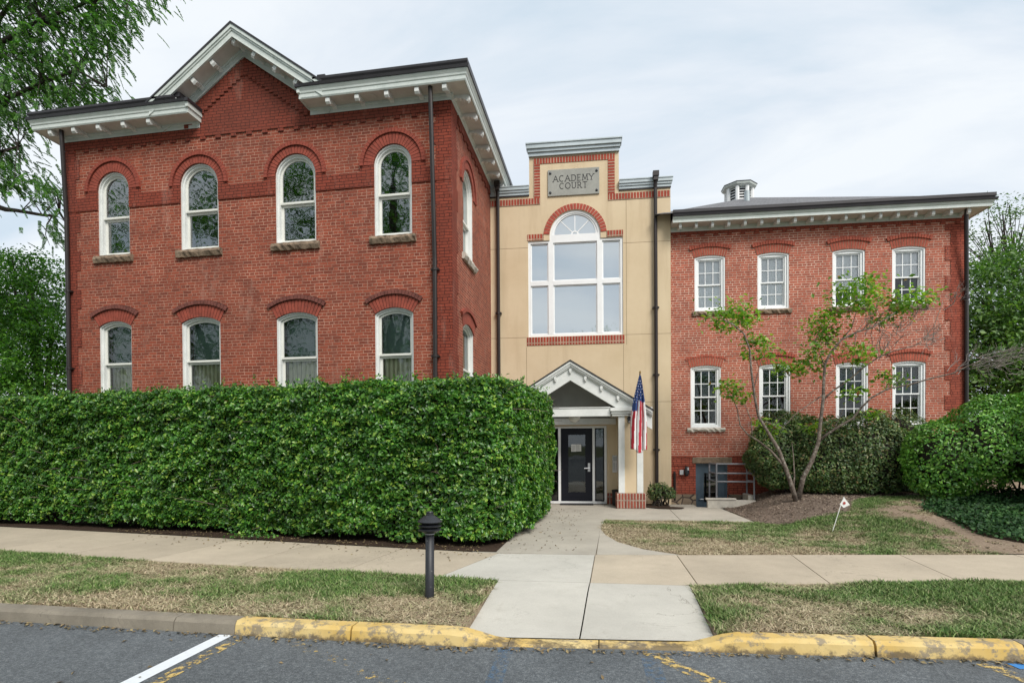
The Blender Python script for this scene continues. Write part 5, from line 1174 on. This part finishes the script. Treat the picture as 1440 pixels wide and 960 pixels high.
flat=lambda x,y:-.015+kerb_top(x)*max(0,1-(y-lin(x,KF)-.13)/.9)
VA=[];DA=[]
def bl_(Q): return -.02-.35*np.clip((Q[:,1]-5.8)/.7,0,1)+.75*np.exp(-(((Q[:,0]+1.9)/.5)**2+((Q[:,1]-5.15)/.45)**2))+.25*np.exp(-((Q[:,0]+4.5)/.9)**2)
def br_(Q): return -.05+.55*np.exp(-(((Q[:,0]-1.75)/.55)**2+((Q[:,1]-5.25)/.6)**2))-.75*np.clip((Q[:,0]-1.9)/1.2,0,1)*np.clip((Q[:,1]-5.5)/.5,0,1)
for q in (grass(150000,(-9.5,-1.2,4.5,7.1),strip(-9.5,-1.215),41,bl_,.028,.062,flat),grass(120000,(.9,5.6,4.7,7.3),strip(.915,5.6),51,br_,.028,.068,flat)): VA.append(q[0]);DA.append(q[1])
o=np_obj('verge_grass',np.concatenate(VA),GT,'grass',attr=('dry',np.concatenate(DA))); tag(o,'patchy half dry grass on the verge between kerb and pavement','grass',None,'stuff')
LAWN=[(-.075,9.65),(.25,8.95),(.6,8.4),(1.1,8.06),(2.56,8.26),(5.5,8.68),(5.35,9.0),(5.5,9.6),(5.6,10.3),(5.45,10.9),(5.25,11.4),(5.65,12.2),(6.2,12.68),(7.4,13.1),(6.9,13.4),(5.8,13.1),(5.1,12.5),(4.6,11.45),(3.9,11.15),(3.2,11.0),(2.9,11.48),(1.0,11.58),(0,11.53),(-.065,10.8)]
def bw_(Q): return .36-.75*np.clip((Q[:,1]-9.6)/1.4,0,1)*np.clip((Q[:,0]-.8)/2.5,0,1)+.35*np.clip((1.2-Q[:,0])/1.2,0,1)-.25*np.clip((Q[:,0]-2.5)/2,0,1)+.35*np.clip((8.9-Q[:,1])/.5,0,1)
v,d_=grass(210000,(-.1,7.5,8,13.5),lambda Q:inpoly(Q+.03*rng.normal(size=Q.shape),LAWN),61,bw_,.03,.06,lambda x,y:hgt(x,y)-.015)
v2,d2=grass(60000,(4.5,8.5,8.6,13.4),lambda Q:inpoly(Q,DIRT)&(snoise(Q,2.6,91)+.5*snoise(Q,8,92)>.25),71,lambda Q:.25+0*Q[:,0],.02,.05,lambda x,y:hgt(x,y)+.004)
v=np.concatenate([v,v2]); d_=np.concatenate([d_,d2])
o=np_obj('lawn_grass',v,GT,'grass',attr=('dry',d_)); tag(o,'thin patchy lawn with straw coloured bare spots before the right wing','grass',None,'stuff')
# litter: leaves on the path, chips on the mulch, debris at the kerb
C=[]
for i in range(170): C.append((rng.uniform(-1.5,-.3)-.2*rng.exponential(.5),rng.uniform(8,13.5),.013))
for i in range(160): C.append((rng.uniform(-8,-1.5),0,.013)); C[-1]=(C[-1][0],lin(C[-1][0],SB)-abs(rng.normal())*.30,.011)
for i in range(500): x=rng.uniform(-6,3.4); C.append((x,lin(x,KF)-.04-abs(rng.normal())*.05,-.103))
for i in range(500): x=rng.uniform(-9,-1.8); C.append((x,lin(x,SB)+rng.uniform(.02,.5),.022))
for i in range(40): C.append((rng.uniform(-5,3),rng.uniform(2.6,4.3),-.104))
for i in range(900):
    x=rng.uniform(4.7,8.2); y=rng.uniform(8.7,13.2)
    if inpoly(np.array([[x,y]]),DIRT)[0]: C.append((x,y,hgt(x,y)+.014))
C=np.array(C); sz=rng.uniform(.5,1.2,len(C)); o=np_obj('leaf_litter',leaf_verts(C,np.array([0,0,1.])+rng.normal(size=C.shape)*.25,.045*sz,.024*sz),LT,'litter'); tag(o,'scattered dry leaves and crumbs on path, pavement and kerb edge','leaves',None,'stuff')
n=9000; Q=np.stack([rng.uniform(2.7,9.4,n),rng.uniform(10.9,15,n)],1); Q=Q[inpoly(Q,MULCH)]; C=np.stack([Q[:,0],Q[:,1],[hgt(x,y)+.014 for x,y in Q]],1); sz=rng.uniform(.4,1.3,len(C))
b=NB('mulch_chip'); g_=b.new('ShaderNodeNewGeometry'); b.base(b.ramp(g_.outputs['Random Per Island'],[(0,(.05,.034,.025)),(.6,(.17,.12,.09)),(1,(.36,.29,.22))])); b.set(.95); M['chip']=b.m
o=np_obj('mulch_chips',leaf_verts(C,np.array([0,-.2,1.])+rng.normal(size=C.shape)*.4,.055*sz,.020*sz),LT,'chip'); tag(o,'weathered brown wood chips covering the planting bed','mulch',None,'stuff')

# ------------------------------------------------------------------ multi stemmed garden tree in front of the right wing
dg=empty('dogwood_tree',(4.02,12.62,.36),'sparse multi stemmed small tree with leaf tufts and bare twigs before the right wing','tree')
DY=12.62
def pl(pts,dy=0,dy2=None):
    m=len(pts); dy2=dy if dy2 is None else dy2
    return [atY(a,b_,DY+dy+(dy2-dy)*i/(m-1)) for i,(a,b_) in enumerate(pts)]
ST=[([(1119,703),(1113,680),(1106,658),(1095,632),(1082,610),(1068,586),(1061,560),(1058,525),(1055,492),(1046,468),(1032,456),(1018,450)],0,-.5,.062,.012),
 ([(1108,662),(1098,648),(1084,634),(1066,620),(1052,610),(1041,598),(1037,575),(1031,560),(1024,552)],0,.4,.035,.008),
 ([(1122,702),(1130,672),(1141,648),(1150,622),(1154,595),(1157,562),(1159,530),(1160,512),(1168,494),(1183,477),(1204,466),(1228,460),(1246,450),(1258,440)],0,-.3,.066,.011),
 ([(1149,622),(1162,610),(1180,600),(1200,588),(1212,572),(1224,560),(1248,547),(1280,540),(1310,532),(1340,524),(1362,514),(1378,508)],0,-.9,.034,.011),
 ([(1157,562),(1172,549),(1192,535),(1214,517),(1236,501),(1258,492),(1285,487),(1300,478),(1312,460),(1322,437),(1326,424)],0,.45,.026,.005),
 ([(1158,555),(1140,566),(1122,580),(1110,592),(1100,602)],0,-.35,.016,.006),
 ([(1115,700),(1117,668),(1116,640),(1113,622)],.06,.25,.03,.006),
 ([(1185,476),(1198,462),(1203,442),(1209,425),(1213,412)],0,-.1,.016,.004),
 ([(1160,515),(1152,500),(1146,484),(1150,468),(1160,455)],0,.15,.014,.004),
 ([(1060,545),(1066,524),(1072,505),(1078,492)],-.1,.1,.012,.004),
 ([(1058,610),(1056,590),(1048,570),(1042,556)],.1,.3,.016,.005),
 ([(1204,466),(1200,490),(1199,520),(1203,545),(1210,560)],.0,-.1,.010,.004),
 ([(1228,461),(1240,440),(1258,428),(1276,421),(1300,418)],-.05,-.25,.012,.003),
 ([(1082,610),(1090,596),(1100,585),(1110,578)],-.1,-.3,.014,.004),
 ([(1240,500),(1236,480),(1246,462),(1262,450)],.1,.2,.010,.003),
 ([(1150,622),(1172,604),(1182,585),(1190,560)],.1,.3,.012,.003)]
k=MB()
for pts,d0,d1,r0,r1 in ST:
    P=pl(pts,d0,d1); m=len(P); P=[p+Vector((rng.normal()*.008,rng.normal()*.008,rng.normal()*.008)) for p in P]; k.tube(P,[.88*(r0+(r1-r0)*(i/(m-1))**.7) for i in range(m)],8)
k.build('trunk','lichen',dg,smooth=True)
k=MB()
def twigs(mb,p,d,L_,r_,lev,spread=.55):
    q=p+d*L_*.5+Vector(rng.normal(size=3)*.03*L_*3); e_=p+d*L_+Vector(rng.normal(size=3)*.06*L_)
    mb.tube([p,q,e_],[r_,r_*.75,r_*.5],5,False)
    if lev>0:
        for i in range(int(rng.integers(2,4))):
            dd=(d+Vector(rng.normal(size=3)*spread)).normalized(); twigs(mb,p.lerp(e_,rng.uniform(.35,1)),dd,L_*rng.uniform(.5,.8),r_*.6,lev-1,spread)
for a,b_,dx_,dz_,n_ in ((1378,508,1,.1,10),(1362,514,.8,-.2,5),(1400,512,1,-.1,6),(1326,424,.3,.9,3),(1290,486,.8,.3,4),(1240,500,.3,.9,6),(1260,465,.6,.7,7),(1215,470,.4,.8,5),(1228,460,.2,-.6,5),(1180,480,-.5,.5,4),(1300,478,.8,.3,4),(1340,524,.8,.5,4),(1248,547,.5,.6,3),(1100,602,-.7,.1,2)):
    for i in range(n_):
        p=atY(a+rng.normal()*6,b_+rng.normal()*4,DY-.5 if a>1330 else DY+rng.normal()*.15); twigs(k,p,(Vector((dx_,rng.normal()*.4,dz_))+Vector(rng.normal(size=3)*.35)).normalized(),rng.uniform(.25,.5),.0075,2)
o=k.build('twigs','deadtwig',dg)
CL=[(1013,446,20,0),(1035,438,20,0),(1022,460,12,0),(1048,448,15,0),(1060,478,14,0),(1070,482,10,0),(1080,497,14,0),(1048,452,10,0),(1030,549,17,0),(1042,560,10,0),(1022,540,9,0),(1162,446,14,1),(1150,460,16,0),(1165,470,12,1),(1150,492,15,0),(1140,512,17,0),(1120,518,13,0),(1104,520,13,0),(1160,480,12,0),(1192,414,18,0),(1212,409,22,0),(1234,424,18,1),(1203,432,15,0),(1220,398,12,0),(1262,440,13,0),(1282,419,15,1),(1306,418,14,1),(1270,428,12,0),(1199,492,13,0),(1215,498,12,1),(1206,510,9,0),(1244,530,12,0),(1262,538,11,0),(1086,603,13,1),(1142,602,9,0),(1227,582,9,0),(1200,552,12,0),(1052,500,9,0),(1096,512,8,0),(1066,592,8,0),(1240,450,10,0),(1178,440,9,1)]
Cs=[];
for a,b_,r_,red in CL:
    c0=np.array(atY(a,b_,DY+rng.normal()*.18)); m=int(.36*r_*r_)+14; s_=r_/56.
    Cs.append(c0+rng.normal(size=(m,3))*np.array([s_*.62,s_*.62,s_*.40]))
C=np.concatenate(Cs); sz=rng.uniform(.7,1.3,len(C)); np_obj('leaves',leaf_verts(C,rng.normal(size=C.shape)*.55+np.array([0,-.2,1]),.108*sz,.060*sz,fold=.25),LT,'dogwood',dg)

# ------------------------------------------------------------------ big trees
def crown_tree(name,base,label,lobes,nclump,per,ln,wd,mat,bark='bark_dark',trunk_r=.22,spread=.32,group=None,seed=0,limbs=True,hollow=.35):
    o=empty(name,base,label,'tree',group); B=Vector(base); Cs=[];k=MB(); cen=[]
    vol=np.array([r_[0]*r_[1]*r_[2] for _,r_ in lobes])**.75; vol=vol/vol.sum()
    for (c,r_),v in zip(lobes,vol):
        m=max(3,int(nclump*v)); d=norm(rng.normal(size=(m,3))); rad=(rng.uniform(hollow**3,1,m))**(1/3.); cen.append(np.array(c)+d*rad[:,None]*np.array(r_)*(1+.12*snoise(d,2,seed))[:,None])
    cen=np.concatenate(cen)
    for c in cen:
        s_=spread*rng.uniform(.6,1.35); Cs.append(c+rng.normal(size=(int(per*rng.uniform(.6,1.4)),3))*np.array([s_,s_,s_*.55]))
    C=np.concatenate(Cs); sz=rng.uniform(.7,1.3,len(C)); np_obj('crown',leaf_verts(C,rng.normal(size=C.shape)*.6+np.array([0,-.15,.9]),ln*sz,wd*sz),LT,mat,o)
    top=np.mean([c for c,_ in lobes],0); tp=Vector((B.x*.6+top[0]*.4,B.y*.6+top[1]*.4,B.z+.35*(top[2]-B.z)))
    k.tube([B-Vector((0,0,.2)),B+Vector((0,0,.6)),tp],[trunk_r*1.25,trunk_r,trunk_r*.75],10)
    for c,r_ in lobes:
        t=Vector(c); m_=tp.lerp(t,.55)+Vector((0,0,.15*(t-tp).length)); k.tube([tp,m_,t],[trunk_r*.55,trunk_r*.32,trunk_r*.14],8)
    if limbs:
        for c in cen[rng.permutation(len(cen))[:min(90,len(cen))]]:
            j=int(np.argmin([np.linalg.norm((c-np.array(q))/np.array(r_)) for q,r_ in lobes])); a=Vector(lobes[j][0])*.8+tp*.2; t=Vector(c); k.tube([a,a.lerp(t,.5)+Vector((0,0,.12)),t],[trunk_r*.14,trunk_r*.09,.010],5,False)
    k.build('trunk',bark,o); return o
def lob(px,py,Y,rx,ry=None,rz_=None): p=atY(px,py,Y); return ((p.x,p.y,p.z),(rx,ry or rx,rz_ or rx))
crown_tree('leafy_tree',(-20.2,17.8,0),'bushy bright green tree low beside the left end of the gabled brick wall',
 [lob(30,415,18,1.9,1.8,1.5),lob(75,455,17.6,1.3,1.3,1.3),lob(-40,440,18.5,2.6,2.2,2.0),lob(20,505,17.5,2.4,1.8,1.4),lob(70,525,17.2,1.5,1.3,1.0),lob(40,375,18.5,1.1,1.1,.7),lob(5,560,17,2.6,1.6,1.0)],620,62,.13,.07,'broad',spread=.30,seed=4)
crown_tree('dense_tree',(15.3,22.3,0),'dense dark green tree standing behind the right end of the brick wing',
 [lob(1400,440,21,2.2,1.8,1.9),lob(1450,400,22,2.4,2,1.9),lob(1375,480,20.5,1.3,1.2,1.6),lob(1420,500,20,2.2,1.6,1.5),lob(1480,470,20,2.4,1.8,2.2),lob(1390,545,19.5,1.8,1.3,1.2),lob(1450,550,19.5,2.2,1.5,1.3),lob(1375,395,21.5,1.0,1,1.0)],460,60,.14,.085,'right_tree',spread=.34,seed=14)
crown_tree('airy_tree',(16.5,25.5,0),'thin airy tree with open pale foliage rising against the sky beyond the brick wing',
 [lob(1395,345,24.5,1.5,1.4,1.6),lob(1425,325,25,1.2,1.2,1.5),lob(1385,310,24.5,.8,.8,.8),lob(1410,300,25,.7,.7,.6),lob(1450,360,25,1.6,1.4,1.1)],95,26,.12,.055,'pale_leaf',trunk_r=.15,spread=.26,seed=24)
crown_tree('roadside_tree',(24.5,30,0),'light green tree at the right edge of the photograph behind the dense tree',[lob(1500,380,29,3.2,2.6,2.2),lob(1450,380,29,1.6,1.5,1.0),lob(1560,420,28,3.5,3,3)],150,40,.15,.09,'pale_leaf',spread=.42,seed=34)
# honey locust hanging in from the left
lt=empty('locust_tree',(-24.5,14.5,0),'honey locust with feathery hanging leaf sprays at the upper left of the sky','tree')
LP=[(-90,-110),(170,-110),(250,-60),(236,8),(222,6),(200,2),(184,16),(170,30),(168,55),(160,72),(140,82),(128,98),(150,112),(165,128),(166,140),(140,148),(95,152),(78,168),(52,178),(58,205),(38,222),(20,215),(45,258),(25,268),(-10,262),(-90,280)]
LP2=[(60,245),(92,250),(93,335),(72,330),(66,300)]
def rpoly(poly,n):
    xs_=[p[0] for p in poly]; ys_=[p[1] for p in poly]; Q=np.stack([rng.uniform(min(xs_),max(xs_),n*3),rng.uniform(min(ys_),max(ys_),n*3)],1); return Q[inpoly(Q,poly)][:n]
tr=Vector((-24.5,14.5,6.5)); k=MB(); k.tube([(-24.5,14.5,-.2),(-24.6,14.5,3),tr,(-24.8,14.5,12),(-24.6,14.6,17)],[.42,.36,.32,.22,.08],12)
MAIN=[pl([(-120,250),(-40,278),(0,291),(28,299),(60,303),(84,299)],1.6,1.9),pl([(-120,250),(-60,150),(0,60),(60,30),(130,5),(200,-25)],1.5,1.2),pl([(-120,250),(-50,200),(0,140),(60,110),(110,95),(150,122)],1.5,.9),pl([(-120,250),(-60,235),(0,215),(25,205)],1.5,1.0),pl([(-60,150),(-10,40),(40,-30),(110,-80)],1.5,1.8)]
k.tube([tr]+[MAIN[0][0]],[.2,.13],8)
for i,P in enumerate(MAIN):
    m=len(P); P=[p+Vector(rng.normal(size=3)*.05) for p in P]; k.tube(P,[(.10 if i==0 else .085)*(1-.72*j/(m-1)) for j in range(m)],8)
k.tube(pl([(84,299),(92,312),(93,330)],1.9,2.0),[.035,.03,.015],6); k.tube(pl([(75,302),(66,315),(64,330),(70,345)],1.9,1.8),[.02,.015,.012,.006],6)
k.build('trunk','bark_dark',lt,smooth=True)
cl=rpoly(LP,450); cl2=rpoly(LP2,12); k=MB(); LV=[]; pts_all=[p for P in MAIN for p in P]
dens=snoise(cl,.03,77)
def spray(p,d,L_):
    nl=int(L_/.034); side=d.cross(Vector((0,0,1))).normalized(); upv=side.cross(d); k.tube([p,p+d*L_*.5+Vector((0,0,-.02)),p+d*L_+Vector((0,0,-.07*L_*3))],[.005,.0035,.002],4,False)
    out=[]
    for i in range(nl):
        t=(i+.6)/nl; c=p+d*L_*t+Vector((0,0,-.2*L_*t*t)); w_=.038*(1-.35*t)
        for s_ in (-1,1): out.append((c+side*s_*w_*.6,side*s_+d*.55,upv))
    return out
for (a,b_),dn in zip(list(cl)+list(cl2),list(dens)+[.5]*12):
    Y=rng.uniform(13.0,15.6); c=atY(a,b_,Y)
    src=min(pts_all,key=lambda q:(q-c).length); k.tube([src,src.lerp(c,.5)+Vector((0,0,.18)),c],[.018,.011,.006],5,False)
    for j in range(int(13+8*max(-.6,dn))):
        p=c+Vector(rng.normal(size=3)*np.array([.30,.34,.22])); d=(Vector((.55+rng.normal()*.35,rng.normal()*.45,-.62+rng.normal()*.28))).normalized()
        LV+=spray(p,d,rng.uniform(.22,.42))
k.build('branches','bark_dark',lt)
C=np.array([tuple(c) for c,_,_ in LV]); A=np.array([tuple(a) for _,a,_ in LV]); U=np.array([tuple(u) for _,_,u in LV]); np_obj('crown',leaf_verts(C,U+rng.normal(size=U.shape)*.25,.080,.042,A),LT,'locust',lt)
# trees across the car park, seen as reflections in the glass
def far_tree(x,y,h_,r_,label,mat='broad',n=150,seed=0):
    lobes=[((x+rng.normal()*r_*.35,y+rng.normal()*r_*.35,h_*f_),(r_*g_,r_*g_,r_*g_*.85)) for f_,g_ in ((.27,.8),(.40,.9),(.56,1.0),(.72,.85),(.86,.55),(.62,.7))]
    crown_tree('shade_tree',(x,y,-.15),label,lobes,n,105,.15,.095,mat,spread=.55,seed=seed,group='shade trees across the car park',limbs=False,trunk_r=.3)
far_tree(-19.5,-4.5,21,5.2,'tall shade tree left of the parking bays opposite the gabled front',seed=1,n=300)
far_tree(-11.5,-7,21.5,5.0,'tall shade tree in the car park island opposite the middle windows',seed=7,n=320)
far_tree(-28,-1,15,3.6,'shade tree beside the pavement left of the hedge, outside the view',seed=2,n=110)
far_tree(-6,-20,14,4.0,'shade tree across the car park opposite the hedge',seed=3,n=110)
far_tree(2.5,-31,15.2,2.8,'shade tree across the car park opposite the entrance',seed=4,n=100)
far_tree(10,-26,13,4.2,'shade tree across the car park opposite the right wing',seed=5,n=100)
far_tree(19,-20,13,4.4,'shade tree across the car park at the right end',seed=6,n=100)
